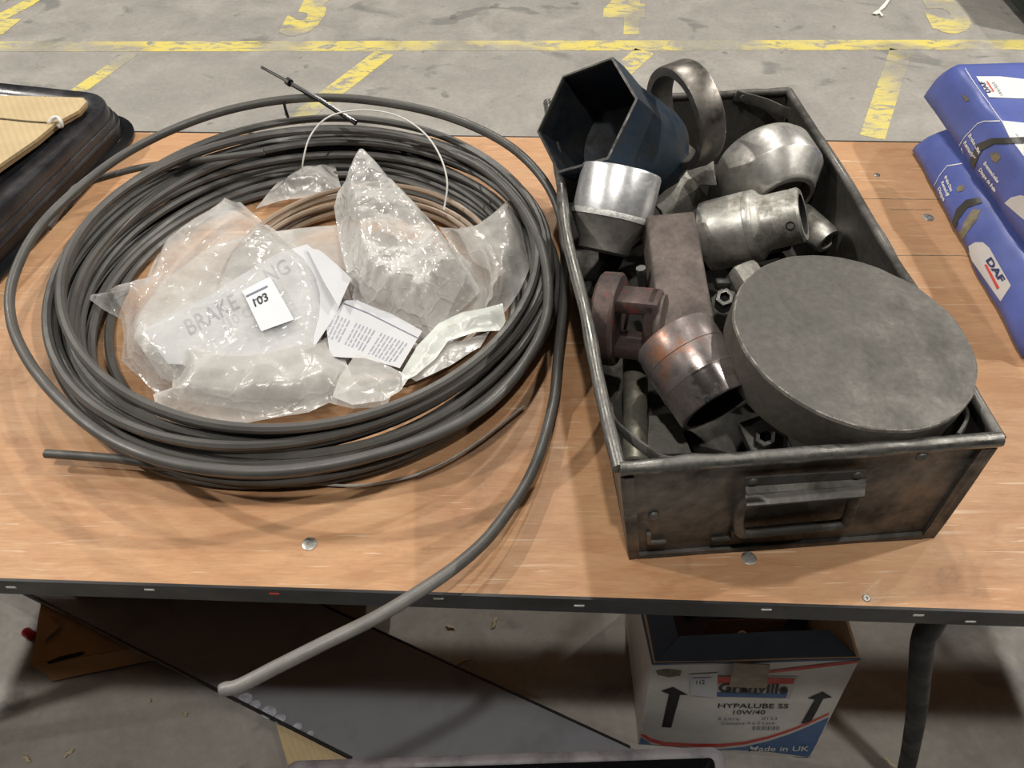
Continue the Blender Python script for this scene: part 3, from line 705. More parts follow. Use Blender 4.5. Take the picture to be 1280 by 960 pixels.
# ------------------------------------------------------------ black tube coil
coil = thing('tube_coil', 'large coil of charcoal black nylon tube, many loops, tail hanging over bench edge', 'coil of tube', (-.268, .785, T))
TR_ = .0058
def loop(cx, cy, Rr, z, seed, wob=.004, tilt=(0, 0), n=110, zw=.002, ph=0):
    pts = []
    for i in range(n):
        a = 2*math.pi*i/n
        e = wob*math.sin(2*a+seed*1.7+ph) + wob*.6*math.sin(3*a+seed*2.9) + wob*.5*math.sin(a+seed*4.1)
        zz = max(T+TR_, z + zw*math.sin(2*a+seed*.9) + tilt[0]*Rr*math.cos(a) + tilt[1]*Rr*math.sin(a))
        pts.append((cx+(Rr+e)*math.cos(a), cy+(Rr+e)*math.sin(a), zz))
    bm = bmesh.new(); tube(bm, pts, TR_, 8, closed=True); return bm
K = []
for j in range(7):
    zj = T + TR_ + .0108*j + .0002; cy = .772 + .0045*j; R0 = .2865 + .0030*j; cx = -.268
    K += [(cx, cy, R0, zj), (cx-.002, cy-.002, R0+.0122, zj+.001)]
K += [(-.262, .775, .268, T+TR_+.001), (-.270, .768, .278, T+TR_+.014), (-.272, .786, .312, T+TR_), (-.268, .790, .298, T+.082), (-.270, .788, .317, T+.0175), (-.266, .789, .321, T+.0292), (-.268, .790, .320, T+.041), (-.268, .791, .321, T+.0525)]
for i, (cx, cy, rr, z) in enumerate(K):
    obj('loop', loop(cx, cy, rr, z, i*1.37+.3, .0042, (random.uniform(-.016, .016), random.uniform(-.018, .018))), m_tube, coil, world=True)
# loose outer turn that ends in the tail over the front edge
LP = [((610, 672), .775), ((650, 618), .768), ((675, 565), .764), ((692, 500), .763), ((698, 440), .77),
      ((704, 380), .79), ((706, 320), .805), ((700, 268), .825), ((676, 220), .845), ((630, 178), .86), ((560, 146), .872), ((480, 128), .878), ((400, 122), .876), ((320, 130), .868), ((240, 152), .855), ((160, 190), .838), ((95, 238), .825), ((45, 290), .818), ((16, 350), .815),
      ((14, 400), .815), ((35, 450), .82), ((75, 500), .828), ((130, 545), .835), ((200, 575), .838), ((280, 588), .838), ((360, 588), .836), ((450, 573), .835), ((540, 545), .834), ((610, 505), .834), ((658, 450), .835), ((684, 390), .835), ((680, 320), .835), ((655, 262), .834), ((610, 215), .832), ((560, 190), .822), ((500, 180), .80)]
pts = catmull([at(*p, z) for p, z in LP], 7)
bm = bmesh.new(); tube(bm, pts, TR_*1.08, 10); obj('loose_turn', bm, m_tube, coil, world=True)
bm = bmesh.new(); p = at(278, 862, .775); tube(bm, catmull([at(274, 864, .7745), at(283, 861, .7755), at(300, 857, .779), at(345, 834, .785), at(405, 804, .79), at(470, 772, .79), at(520, 742, .786), at(570, 708, .78), at(610, 672, .775), at(642, 630, .7695)], 6), [TR_*k for k in [.5, .9, 1.0, 1.05, 1.08]+[1.12]*50], 10); obj('tube_tail', bm, m_tubecut, coil, world=True, label='paler scraped cut end of the tube')
bm = bmesh.new(); tube(bm, catmull([at(57, 567, .772), at(100, 570, .772), at(150, 574, .772), at(210, 584, .768), at(300, 597, .762), at(400, 600, .758)], 6), TR_*.88, 10); obj('tube_end', bm, m_tube, coil, world=True)
bm = bmesh.new(); tube(bm, catmull([at(60, 285, .800), at(88, 242, .805), at(105, 230, .81), at(150, 216, .815), at(190, 207, .82), at(250, 200, .825), at(330, 190, .83)], 6), TR_*.85, 10); obj('loose_turn', bm, m_tube, coil, world=True)
bm = bmesh.new(); tube(bm, catmull([at(395, 605, .752+.003), at(440, 607, .755), at(480, 603, .755), at(530, 590, .755), at(590, 558, .755), at(655, 508, .755)], 6), .0016, 6)
p = at(530, 590, T); obj('thin_wire', bm, m_wire, loc=(p.x, p.y, T), label='thin grey wire curving on bench in front of the black coil', cat='wire')
bm = bmesh.new(); tube(bm, catmull([at(378, 216, .80), at(379, 200, .82), at(387, 172, .845), at(405, 150, .862), at(430, 140, .873), at(465, 138, .876), at(500, 146, .872), at(530, 166, .862), at(550, 195, .845), at(559, 228, .82), at(555, 262, .79)], 8), .0013, 6)
p = at(470, 200, T); obj('white_wire_hoop', bm, m_whitewire, loc=(p.x, p.y, .78), label='thin white wire hoop arching over the far side of black coil', cat='wire')
cb = thing('cable_end', 'thin black cable end sticking up beyond the far side of coil', 'cable', at(440, 152, .84), (0, 0, 1), (1, 0, 0))
bm = bmesh.new(); tube(bm, [at(327, 84, .90), at(360, 102, .892), at(366, 106, .89), at(400, 125, .878), at(445, 154, .86)], [.0022, .0024, .0036, .0038, .004], 8); obj('cable', bm, m_black, cb, world=True)
bm = bmesh.new(); tube(bm, [at(359, 101, .893), at(363, 104, .892)], .006, 8); obj('collar', bm, m_black, cb, world=True)
bm = bmesh.new(); tube(bm, catmull([at(355, 128, .872), at(357, 137, .86), at(360, 146, .85), at(357, 141, .85)], 4), .0022, 6)
p = at(358, 138, .86); obj('cable_tie', bm, m_black, loc=(p.x, p.y, .85), label='small dark tie dangling from the loose turn of coil', cat='cable tie')

# ------------------------------------------------------------ brown coil and crinkled bags inside the coil
bc = thing('brown_coil', 'smaller coil of beige brown nylon tube half hidden by clear bags', 'coil of tube', (-.205, .795, T))
for i, (rr, z) in enumerate(((.170, .004), (.180, .005), (.190, .006), (.176, .014), (.186, .016), (.194, .024))):
    bm = bmesh.new(); tube(bm, [(-.205+(rr+.003*math.sin(2*a+i))*math.cos(a), .80+(rr+.003*math.sin(3*a+i*2))*math.sin(a), T+.010*max(0, math.sin(a))+z+.001*math.sin(2*a+i)) for a in [2*math.pi*k/80 for k in range(80)]], .0042, 8, closed=True)
    obj('loop', bm, m_brown_tube, bc, world=True)
def crumple(x, y, amp, s, seed, fine=.5):
    w = Vector((noise.noise(Vector((x*s*.8, y*s*.8, seed+3))), noise.noise(Vector((x*s*.8, y*s*.8, seed+7))), 0))*.45
    v = Vector((x*s, y*s, seed)) + w
    d, _ = noise.voronoi(v); d2, _ = noise.voronoi(v*2.3+Vector((5, 2, 1)))
    return amp*(.8*min(1, (d[1]-d[0])*1.1) + fine*(.35*min(1, (d2[1]-d2[0])*1.2) + .25*abs(noise.noise(v*1.9)) + .12*noise.noise(v*5)) + .7*noise.noise(v*.6))
def bag_sheet(poly_px, z0, puff, amp, s, seed, step=.0048, tilt=None, edge=.035, fine=.4):
    poly = [xy(px, py, z0) for px, py in poly_px]
    cx = sum(p[0] for p in poly)/len(poly); cy = sum(p[1] for p in poly)/len(poly)
    def z(x, y, e):
        k = min(1, e/edge); k = k*k*(3-2*k)
        h = z0 + puff*k + crumple(x, y, amp, s, seed, fine)*(.35+.65*k) - amp*.4
        if tilt: h += tilt[0]*(x-cx) + tilt[1]*(y-cy)
        return max(T+.003, h)
    return sheet(poly, z, step)
GRP = None
bag1 = thing('plastic_bag', 'large crumpled clear bag on left, holding a printed card and lot sticker', 'plastic bag', group='clear bags inside the coil', loc=(*xy(300, 430, T), T))
o1 = obj('bag_film', bag_sheet([(103, 366), (140, 361), (178, 352), (196, 318), (232, 286), (268, 262), (272, 254), (300, 251), (312, 262), (342, 283), (395, 322), (418, 352), (424, 400), (418, 450), (424, 480), (400, 500), (330, 512), (250, 500), (195, 490), (165, 462), (150, 448), (153, 418), (150, 396), (128, 384)], .785, .030, .016, 9, 3), m_film, bag1, world=True)
obj('under_film', bag_sheet([(160, 410), (200, 350), (262, 305), (335, 288), (430, 279), (540, 302), (596, 330), (612, 372), (590, 410), (540, 440), (470, 480), (380, 496), (280, 496), (200, 470)], .776, .004, .008, 13, 61, .007), m_film3, bag1, world=True)
# back film, grey and low
obj('back_film', bag_sheet([(318, 258), (345, 226), (374, 207), (418, 203), (424, 226), (430, 243), (400, 243), (360, 247)], .775, .02, .012, 16, 8), m_film3, bag1, world=True)
# card with large faint print, just under the film
cardpoly = [xy(px, py, .792) for px, py in ((180, 418), (260, 378), (350, 322), (385, 310), (420, 340), (438, 356), (420, 400), (395, 440), (300, 470), (215, 465))]
def cardz(x, y, e): return .800 + .004*math.sin(x*28) + .003*math.sin(y*31+1)
card = obj('printed_card', sheet(cardpoly, cardz, .012), m_paper, bag1, world=True, label='white printed card inside the bag')
bv = bvh_of(card)
lettering('BRAKE', (238, 420), (300, 385), (-9, -19), bv, m_inkgrey, card, .0008, 0, 1)
lettering('NG', (337, 355), (364, 340), (-9, -17), bv, m_inkgrey, card, .0008, 0, 1)
lettering('/10 C', (281, 412), (316, 394), (-6, -11), bv, m_pale, card, .0008, 0, 1)
o2 = obj('front_flap', bag_sheet([(216, 428), (262, 432), (300, 437), (345, 432), (410, 418), (428, 440), (440, 470), (450, 480), (488, 490), (482, 504), (440, 507), (410, 500), (385, 512), (300, 527), (240, 525), (196, 515), (190, 490), (214, 482)], .797, .022, .014, 10, 5, .0048), m_film3, bag1, world=True)
stk = [(303, 366), (338, 348), (368, 402), (327, 417)]
bvA = bvh_of(o1)
sticker = decal('lot_sticker', stk, bvA, m_sticker, bag1, .0035, 9)
bvS = bvh_of(sticker)
lettering('103', (319, 384), (336, 375), (-3.6, -9.5), bvS, m_ink, sticker, .0007, .012)
decal('small_print', [(307, 370), (334, 357), (335, 359), (308, 372)], bvS, m_inkgrey, sticker, .0006, 4)
decal('small_print', [(317, 375), (329, 369), (329.6, 370.6), (317.6, 376.6)], bvS, m_inkgrey, sticker, .0006, 4)
# second bag
bag2 = thing('plastic_bag', 'heavily crinkled clear bag standing up in middle of coil', 'plastic bag', group='clear bags inside the coil', loc=(*xy(510, 330, T), T))
obj('bag_film', bag_sheet([(440, 222), (446, 211), (462, 214), (482, 226), (510, 248), (540, 276), (566, 305), (588, 334), (600, 356), (582, 372), (556, 393), (540, 416), (522, 412), (496, 396), (455, 376), (440, 368), (432, 335), (424, 300), (418, 262), (422, 245)], .80, .05, .020, 15, 11, .0042, (0, .08), .035, 1.3), m_film2, bag2, world=True)
leaf = obj('leaflet', sheet([xy(px, py, .80) for px, py in ((430, 374), (446, 373), (488, 392), (528, 416), (500, 462), (455, 446), (412, 444), (408, 410))], lambda x, y, e: .800+.003*math.sin(x*40), .012), m_paper, bag2, world=True, label='white instruction leaflet covered in small print')
bvL = bvh_of(leaf)
obj('leaflet', sheet([xy(px, py, .803) for px, py in ((383, 309), (400, 314), (440, 352), (424, 388), (408, 360))], lambda x, y, e: .806+.003*math.sin(x*50), .012), m_paper, bag2, world=True)
for k in range(22):
    t = k/21; a = (414+t*94, 391+t*38); q = 28-3*t
    if k in (6, 13): continue
    b = (a[0]-13-5*t, a[1]+q)
    rr = random.Random(k); u = .0
    while u < .95:
        v = min(1, u+rr.uniform(.12, .4)); p, q2 = (lerp(a[0], b[0], u), lerp(a[1], b[1], u)), (lerp(a[0], b[0], v), lerp(a[1], b[1], v)); u = v+.06
        decal('small_print', [p, (p[0]+1.2, p[1]+.6), (q2[0]+1.2, q2[1]+.6), q2], bvL, m_pale, leaf, .0006, 8)
decal('printed_rule', [(430, 379), (460, 391), (522, 422), (522, 423.2), (460, 392.2), (430, 380.2)], bvL, m_inkgrey, leaf, .0006, 6)
# third bag, right
bag3 = thing('plastic_bag', 'flat grey clear bag at right, leaning against inside of coil', 'plastic bag', group='clear bags inside the coil', loc=(*xy(620, 320, T), T))
obj('bag_film', bag_sheet([(548, 276), (590, 281), (608, 270), (626, 256), (645, 243), (660, 268), (666, 300), (662, 335), (650, 362), (632, 388), (608, 402), (590, 385), (598, 356), (585, 330), (565, 302)], .785, .03, .016, 15, 21, .007, (.08, 0)), m_film3, bag3, world=True)
# greenish folded polythene in front of it
bag4 = thing('plastic_bag', 'pale greenish folded polythene bag lying at the coil front right', 'plastic bag', group='clear bags inside the coil', loc=(*xy(570, 430, T), T))
obj('bag_film', bag_sheet([(500, 466), (520, 432), (548, 402), (578, 388), (606, 384), (628, 378), (632, 400), (626, 412), (596, 414), (560, 424), (545, 445), (520, 466), (508, 472)], .808, .014, .008, 14, 31), m_film4, bag4, world=True)
obj('folded_film', bag_sheet([(545, 430), (556, 425), (580, 423), (612, 412), (600, 432), (560, 456), (520, 474), (512, 470)], .80, .008, .010, 18, 35), m_film3, bag4, world=True)
bag5 = thing('plastic_bag', 'flat dull film corner poking out below the leaflet', 'plastic bag', group='clear bags inside the coil', loc=(*xy(465, 480, T), T))
obj('bag_film', bag_sheet([(446, 439), (470, 448), (512, 470), (500, 488), (480, 500), (440, 505), (415, 495), (425, 468)], .812, .008, .006, 14, 41), m_film3, bag5, world=True)

# ------------------------------------------------------------ black plastic covers, top left
def rrect(hx, hy, r, n=8):
    out = []
    for (sx, sy, a0) in ((1, 1, 0), (-1, 1, 90), (-1, -1, 180), (1, -1, 270)):
        for k in range(n+1):
            a = R(a0+90*k/n); out.append((sx*(hx-r)+r*math.cos(a), sy*(hy-r)+r*math.sin(a)))
    return out
def tray_bm(hx, hy, r, prof, M, floor_=True):
    bm = bmesh.new(); V = []
    for (ins, z) in prof:
        V.append([bm.verts.new(M @ Vector((x, y, z))) for x, y in rrect(hx-ins, hy-ins, max(.008, r-ins))])
    for a, b in zip(V, V[1:]):
        for i in range(len(a)): j = (i+1) % len(a); bm.faces.new((a[i], a[j], b[j], b[i]))
    if floor_: bm.faces.new(V[-1])
    return bm
TY = R(-11); HX, HY = .30, .42
cor = at(140, 126, T+.055); Rm = Matrix.Rotation(TY, 4, 'Z')
cen = cor - (Rm.to_3x3() @ Vector((HX-.02, HY-.02, 0))); cen.z = T
tM = Matrix.Translation(cen) @ Rm
t2 = thing('plastic_cover', 'glossy black plastic cover with stepped rim, under cardboard at far left', 'plastic cover', group='stacked black covers', loc=cen + Vector((0, 0, .022)))
bm = tray_bm(HX, HY, .07, [(.006, .024), (0, .0255), (0, .029), (.004, .0295), (.005, .040), (.0085, .0405), (.0095, .058), (.0115, .0612), (.015, .062), (.043, .0605), (.0455, .0585), (.047, .052), (.078, .050), (.080, .0515), (.088, .0515), (.09, .050), (.11, .050)], tM)
obj('moulded_shell', bm, m_dust, t2, world=True)
t1 = thing('plastic_cover', 'black plastic cover at bottom of the stack, flat flange on bench', 'plastic cover', group='stacked black covers', loc=cen)
bm = tray_bm(HX+.016, HY+.016, .085, [(.004, .001), (0, .003), (0, .0065), (.003, .0072), (.017, .0085), (.0185, .012), (.0195, .022), (.024, .0235), (.08, .0235)], tM)
obj('moulded_shell', bm, m_black, t1, world=True)
cbd = thing('cardboard_sheet', 'pale folded corrugated cardboard lying on black plastic covers', 'cardboard', at(40, 150, T+.07))
def cardslab(poly, z, th):
    P = [at(px, py, z) for px, py in poly]; return prism(P, (0, 0, -1), th)
obj('upper_sheet', cardslab([(-160, 118), (0, 119), (104, 122), (108, 127), (98, 138), (70, 153), (45, 174), (0, 205), (-120, 285)], T+.080, .005), m_cardlite, cbd, world=True, smooth=False)
obj('lower_sheet', cardslab([(-160, 122), (0, 123), (100, 128), (109, 130), (100, 141), (72, 157), (47, 178), (0, 211), (-120, 292)], T+.073, .005), m_card, cbd, world=True, smooth=False)
bm = bmesh.new(); tube(bm, catmull([at(-60, 145, T+.0815), at(0, 148, T+.0815), at(30, 151, T+.0815), at(58, 153, T+.0815)], 4), .0012, 6); obj('crease_line', bm, m_dirt, cbd, world=True)  # dark crease of the cardboard, put on as a thin dark strip
bm = bmesh.new(); tube(bm, catmull([at(62, 153, T+.082), at(66, 148, T+.086), at(72, 147, T+.086), at(76, 152, T+.083), at(77, 158, T+.076), at(72, 157, T+.074)], 6), .003, 8); obj('knot', bm, m_whitewire, cbd, world=True)

# ------------------------------------------------------------ blue wrapped packs, right
def pack_mesh(x0, x1, y0, y1, z0, h, seed, lean=0.02, yskew=0):
    sec = [(x0+.004, 0), (x0-.002, .006), (x0, h*.3), (x0+lean*.55, h*.72), (x0+lean, h*.9), (x0+lean+.010, h*.985), (x0+lean+.03, h), ((x0+x1)/2, h*1.01), (x1-.03, h), (x1, h*.9), (x1, .004), (x1-.004, 0)]
    ny = 36; bm = bmesh.new(); rows = []
    for j in range(ny+1):
        t = j/ny; y = lerp(y0, y1, t); e = min(1, min(t, 1-t)/.06); sh = .72+.28*math.sqrt(max(0, 1-(1-e)**2))
        row = []
        for (x, z) in sec:
            p = Vector((x+yskew*t, y, z0+z*sh)); o = Vector((nz(p, 16, seed), nz(p, 16, seed+3), nz(p, 16, seed+6)))*.0038 + Vector((nz(p, 45, seed), 0, nz(p, 45, seed+6)))*.0012
            p += o; p.z = max(z0+.0003, p.z); row.append(bm.verts.new(p))
        rows.append(row)
    for a, b in zip(rows, rows[1:]):
        for i in range(len(a)): j = (i+1) % len(a); bm.faces.new((a[i], a[j], b[j], b[i]))
    bm.faces.new(rows[0]); bm.faces.new(rows[-1]); return bm
pk1 = thing('wrapped_pack', 'lower blue wrapped pack on bench, partly covered by another pack', 'package', group='blue wrapped packs', loc=(.80, .91, T))
b1 = obj('wrap', pack_mesh(.652, .95, .668, 1.140, T, .058, 4, .026, .022), m_blue, pk1, world=True, smooth='all')
pk2 = thing('wrapped_pack', 'upper blue wrapped pack with white label, resting on the lower pack', 'package', group='blue wrapped packs', loc=(.86, .95, T+.06))
b2 = obj('wrap', pack_mesh(.690, 1.05, .70, 1.205, T+.0605, .073, 9, .012, .0), m_blue, pk2, world=True, smooth='all')
V1, V2 = bvh_of(b1), bvh_of(b2); V12 = bvh_of(b1, b2)
def strapband(poly, parent, bv): decal('strap', poly, bv, m_strap, parent, .0012, 5)
strapband([(1280, 172), (1240, 173), (1222, 180), (1214, 196), (1209, 216), (1214, 222), (1220, 205), (1228, 188), (1243, 180), (1280, 180)], pk2, V2)
strapband([(1225, 247), (1208, 250), (1196, 262), (1189, 282), (1193, 292), (1199, 274), (1210, 260), (1228, 254)], pk1, V1)
def line(pts, wd, parent, bv, mt=m_white):
    L = [(p[0], p[1]+wd) for p in pts[::-1]]; decal('printed_line', list(pts)+L, bv, mt, parent, .0007, 6)
line([(1206, 85), (1215, 99), (1232, 123), (1252, 151)], 1.3, pk2, V2)
line([(1196, 187), (1206, 171), (1222, 154), (1230, 151), (1250, 151)], 1.2, pk2, V2)
line([(1168, 232), (1174, 220), (1184, 207), (1203, 204)], 1.1, pk1, V1)
decal('white_panel', [(1252, 151), (1280, 154), (1280, 196), (1262, 172)], V2, m_white, pk2, .0006, 6)
decal('pale_panel', [(1256, 254), (1264, 247), (1276, 244), (1284, 246), (1284, 278), (1272, 268)], V2, m_offwhite, pk2, .0006, 6)
lab = decal('paper_label', [(1220, 96), (1250, 96), (1285, 100), (1285, 124), (1236, 122)], V2, m_white, pk2, .0008, 6)
VL = bvh_of(lab, b2)
lettering('DAF', (1238.5, 116), (1229, 102), (-5.5, 1), VL, m_navy, lab, .0012, .03)
decal('logo_underline', [(1232.5, 102), (1234, 102), (1242.5, 115), (1241, 115.5)], VL, m_redink, lab, .0012, 4)
lettering('1441553', (1254, 119), (1243, 103), (-4, 1), VL, m_inkgrey, lab, .0012)
def words(lines, p0, dirv, rowv, up, bv, parent):
    for k, (s, ln) in enumerate(lines):
        a = (p0[0]+rowv[0]*k, p0[1]+rowv[1]*k); lettering(s, a, (a[0]+dirv[0]*ln, a[1]+dirv[1]*ln), up, bv, m_white, parent, .0012, .03)
words([('Brake Disc', 27), ('Remschijf', 25), ('Disque de', 22)], (1211, 170), (.50, .86), (-6, 9), (3.2, -3.4), V2, pk2)
words([('Bremsscheibe', 30), ('Disque de frein', 34), ('Disco de freno', 30)], (1230, 205), (.58, .81), (-6, 8), (3.0, -3.4), V2, pk2)
words([('Brake Disc', 20), ('Remschijf', 19), ('Disque', 17)], (1181, 222), (.40, .92), (-4, 7), (2.8, -2.6), V1, pk1)
pp = decal('pale_panel', [(1209, 317), (1211, 308), (1219, 303), (1229, 303), (1237, 310), (1264, 357), (1251, 377)], V1, m_offwhite, pk1, .0006, 5)
V1b = V1
lettering('DAF', (1233, 326), (1251, 354), (6.5, -4.5), V1b, m_navy, pp, .0014, .04)
decal('logo_underline', [(1231, 331), (1234, 331), (1250, 360), (1247, 362)], V1b, m_redink, pp, .0014, 4)
decal('torn_patch', [(1140, 165), (1151, 148), (1160, 152), (1164, 166), (1152, 170)], V1, m_bluedark, pk1, .001, 4)
for pl, bv, par in (([(1196, 236), (1200, 231), (1207, 234), (1203, 239), (1197, 240)], V1, pk1), ([(1192, 296), (1202, 288), (1206, 276), (1216, 262), (1226, 262), (1222, 274), (1210, 290), (1200, 306)], V1, pk1),
                    ([(1238, 192), (1246, 190), (1252, 196), (1246, 204), (1240, 200)], V2, pk2), ([(1202, 118), (1208, 120), (1212, 126), (1207, 127)], V2, pk2)):
    decal('grease_smear', pl, bv, m_dirt, par, .0007, 4)
bm = bmesh.new(); q = [land(V2, *p, .002) for p in ((1252, 118), (1262, 107), (1290, 100))]
obj('clear_wrap', bag_sheet([(1253, 110), (1270, 104), (1292, 104), (1292, 142), (1278, 138), (1268, 120)], T+.128, .008, .006, 30, 51, .005), m_film2, pk2, world=True)

# ------------------------------------------------------------ under the bench
pa, pb, pc, pd_ = at(30, 740, .05), at(440, 948, .05), at(788, 934, .05), at(399, 752, .05)
dv = (pa-pb).normalized(); pa2 = pa+dv*.35; pd2 = pd_+dv*.35
dn = dv; pnl = thing('slate_panel', 'long flat dark slate coloured panel lying diagonally under the bench', 'panel', (lerp(pa, pc, .5).x, lerp(pa, pc, .5).y, .044))
obj('sheet_face', prism([pa2, pb-dv*.02, pc-dv*.02, pd2], (0, 0, -1), .006), m_panel, pnl, world=True, smooth=False)
e = (pb-pa2).normalized(); bm = bmesh.new(); tube(bm, [pa2+Vector((0, 0, -.001)), pb+Vector((0, 0, -.001))], .0036, 6); obj('edge_bead', bm, m_black, pnl, world=True)
bm = bmesh.new(); tube(bm, [pd2+Vector((0, 0, -.001)), pc+Vector((0, 0, -.001))], .003, 6); obj('edge_bead', bm, m_black, pnl, world=True)
m_bloom = simple('white_bloom', (.40, .42, .50), .7, scale=60, alt=(.17, .18, .21), lo=.3, hi=.6)
for px, py, r in ((306, 874, .013), (319, 881, .010), (336, 890, .014), (350, 898, .010), (372, 908, .008), (388, 917, .006)):
    bm = bmesh.new(); p = at(px, py, .0504)
    bm.faces.new([bm.verts.new((p.x+r*(1+.25*nz((c_*.5, px, 0), .9))*math.cos(c_*.262), p.y+r*.8*(1+.25*nz((c_*.5, px, 4), .9))*math.sin(c_*.262), .0504)) for c_ in range(24)])
    obj('dust_bloom', bm, m_bloom, pnl, world=True)
bx0 = .0525
sbx = thing('storage_box', 'brown cardboard box standing on slate panel far under the bench', 'cardboard box', (-.54, .86, bx0))
def bxw(x0, y0, x1, y1, nm): obj(nm, slab(bmesh.new(), (x0, y0, bx0), (x1, y1, bx0), (x1, y1, bx0+.36), (x0, y0, bx0+.36), .004, 4, 4), m_card, sbx, world=True)
bxw(-.86, .675, -.24, .675, 'side_panel'); bxw(-.24, .675, -.24, 1.05, 'side_panel'); bxw(-.24, 1.05, -.86, 1.05, 'side_panel'); bxw(-.86, 1.05, -.86, .675, 'side_panel')
obj('lid_flap', slab(bmesh.new(), (-.86, .675, bx0+.362), (-.24, .675, bx0+.362), (-.24, .862, bx0+.364), (-.86, .862, bx0+.364), .004, 2, 2), m_card, sbx, world=True)
obj('lid_flap', slab(bmesh.new(), (-.86, .864, bx0+.364), (-.24, .864, bx0+.364), (-.24, 1.05, bx0+.362), (-.86, 1.05, bx0+.362), .004, 2, 2), m_card, sbx, world=True)
tc, tr_ = at(358, 951, .10), at(902, 933, .10); td = (tr_-tc).normalized(); tyaw = math.atan2(td.y, td.x); tw = (tr_-tc).length
tcen = lerp(tc, tr_, .5) - Vector((-td.y, td.x, 0))*.20; tcen.z = 0
tm = Matrix.Translation(tcen) @ Matrix.Rotation(tyaw, 4, 'Z')
ft = thing('shallow_tray', 'dusty black shallow tray with grey rim on floor, bottom edge of picture', 'tray', tcen)
obj('rim', tray_bm(tw/2, .20, .02, [(.012, .058), (.002, .094), (0, .099), (.003, .101), (.014, .101), (.017, .099)], tm, False), m_panel_edge, ft, world=True)
obj('basin', tray_bm(tw/2, .20, .03, [(.017, .099), (.030, .075), (.040, .072)], tm), m_black, ft, world=True)
obj('underside', tray_bm(tw/2-.03, .15, .02, [(.0, .0), (.0, .058), (.004, .06)], tm), m_black, ft, world=True)
# cardboard pieces
cb1 = thing('cardboard_box', 'flattened brown cardboard with a dark hand slot, under left end of bench', 'cardboard', at(110, 815, .0))
c00, c10, c11, c01 = at(38, 832, .02), at(66, 850, .015), at(190, 824, .05), at(50, 752, .10)
def cq(a, b, c, d, th=.004, nm='panel'): return obj(nm, slab(bmesh.new(), a, b, c, d, th, 6, 6, dent(.003, 23)), m_card, cb1, world=True)
cq(at(40, 832, .022), at(190, 806, .022), at(200, 780, .024), at(52, 750, .034))
cq(at(40, 832, .022), at(66, 851, .006), at(192, 825, .008), at(190, 806, .022), nm='front_flap')
cq(at(48, 796, .036), at(58, 768, .05), at(76, 783, .040), at(56, 802, .034), nm='torn_flap')
Vc = bvh_of(*[o for o in cb1.children])
decal('hand_slot', [(58, 828), (75, 821), (100, 815), (107, 815), (104, 819), (80, 825), (62, 830)], Vc, m_hole, cb1, .0012, 5)
p = [at(345, 905, .02), at(360, 956, .02), at(470, 962, .02), at(420, 935, .02)]
obj('cardboard_scrap', prism([q - Vector((0, 0, 0)) for q in p], (0, 0, -1), .018), m_cardlite, loc=(p[0].x+.05, p[0].y, .002), smooth=False, label='pale cardboard piece sticking out below the slate panel', cat='cardboard')
rc = at(37, 793, .010); bm = bmesh.new(); lathe(bm, [(0, -.014), (.008, -.014), (.0095, -.011), (.0095, .008), (.007, .011), (0, .0125)], 24, Matrix.Translation(rc) @ Matrix.Rotation(R(80), 4, 'X') @ Matrix.Rotation(R(60), 4, 'Y'))
obj('plastic_plug', bm, m_redcap, loc=(rc.x, rc.y, 0), label='small shiny red plastic plug on the floor at left', cat='plug')
# carton
BL, BR = at(798, 930, 0), at(1012, 948, 0); HT = .37
TL, TR2 = at(816, 831, HT), at(1075, 823, HT); BK = .25
LB = at(772, 766, HT); dvx = (LB-TL); LB = TL + Vector((-.02, .25, 0)); RB = TR2 + Vector((.0, .25, 0))
BLb, BRb = BL+Vector((0, .25, 0)), BR+Vector((0, .25, 0))
cart = thing('oil_carton', 'white, red and blue printed oil carton with open top, under the bench', 'carton', (lerp(BL, BRb, .5).x, lerp(BL, BRb, .5).y, 0))
cdent = lambda s: (lambda u, v: Vector((.002*nz((u, v, s), 2.2), .003*nz((u, v, s+4), 2.2), 0)))
cf = obj('front_panel', slab(bmesh.new(), BL, BR, TR2, TL, .004, 14, 12, cdent(2)), m_cartonw, cart, world=True)
cl = obj('side_panel', slab(bmesh.new(), BLb, BL, TL, LB, .004, 8, 8, cdent(5)), m_cartonw, cart, world=True)
obj('side_panel', slab(bmesh.new(), BR, BRb, RB, TR2, .004, 4, 4), m_cartonw, cart, world=True)
obj('back_panel', slab(bmesh.new(), BRb, BLb, LB, RB, .004, 4, 4), m_cartonin, cart, world=True)
obj('bottom_panel', slab(bmesh.new(), BL+Z*.003, BR+Z*.003, BRb+Z*.003, BLb+Z*.003, .003, 2, 2), m_cartonin, cart, world=True)
obj('folded_flap', slab(bmesh.new(), TL+Z*.001, TR2+Z*.001, TR2+Vector((-.02, .06, -.035)), TL+Vector((.05, .05, -.02)), .003, 10, 4, cdent(9)), m_cartonb, cart, world=True)
obj('folded_flap', slab(bmesh.new(), LB+Z*.001, TL+Z*.001, TL+Vector((.05, .05, -.03)), LB+Vector((.05, -.03, -.03)), .003, 6, 4, cdent(12)), m_cartonb, cart, world=True)
obj('inner_divider', slab(bmesh.new(), at(860, 820, .30), at(965, 812, .30), at(985, 775, .34), at(890, 775, .34), .004, 4, 4, cdent(3)), m_cartonin, cart, world=True)
CF = bvh_of(cf); CL = bvh_of(cl)
def pr(name, poly, mt, off=.0008, bv=None): return decal(name, poly, bv or CF, mt, cart, off, 7)
swoosh_t = [(801, 917), (812, 925), (830, 930), (870, 932), (900, 932), (930, 929), (960, 922), (985, 914), (1010, 904), (1036, 892)]
pr('blue_band', [(x, y+4) for x, y in swoosh_t]+[(1036, 902), (1011, 946), (990, 943), (960, 939), (920, 937), (880, 937), (830, 935), (799, 930)], m_cartonb)
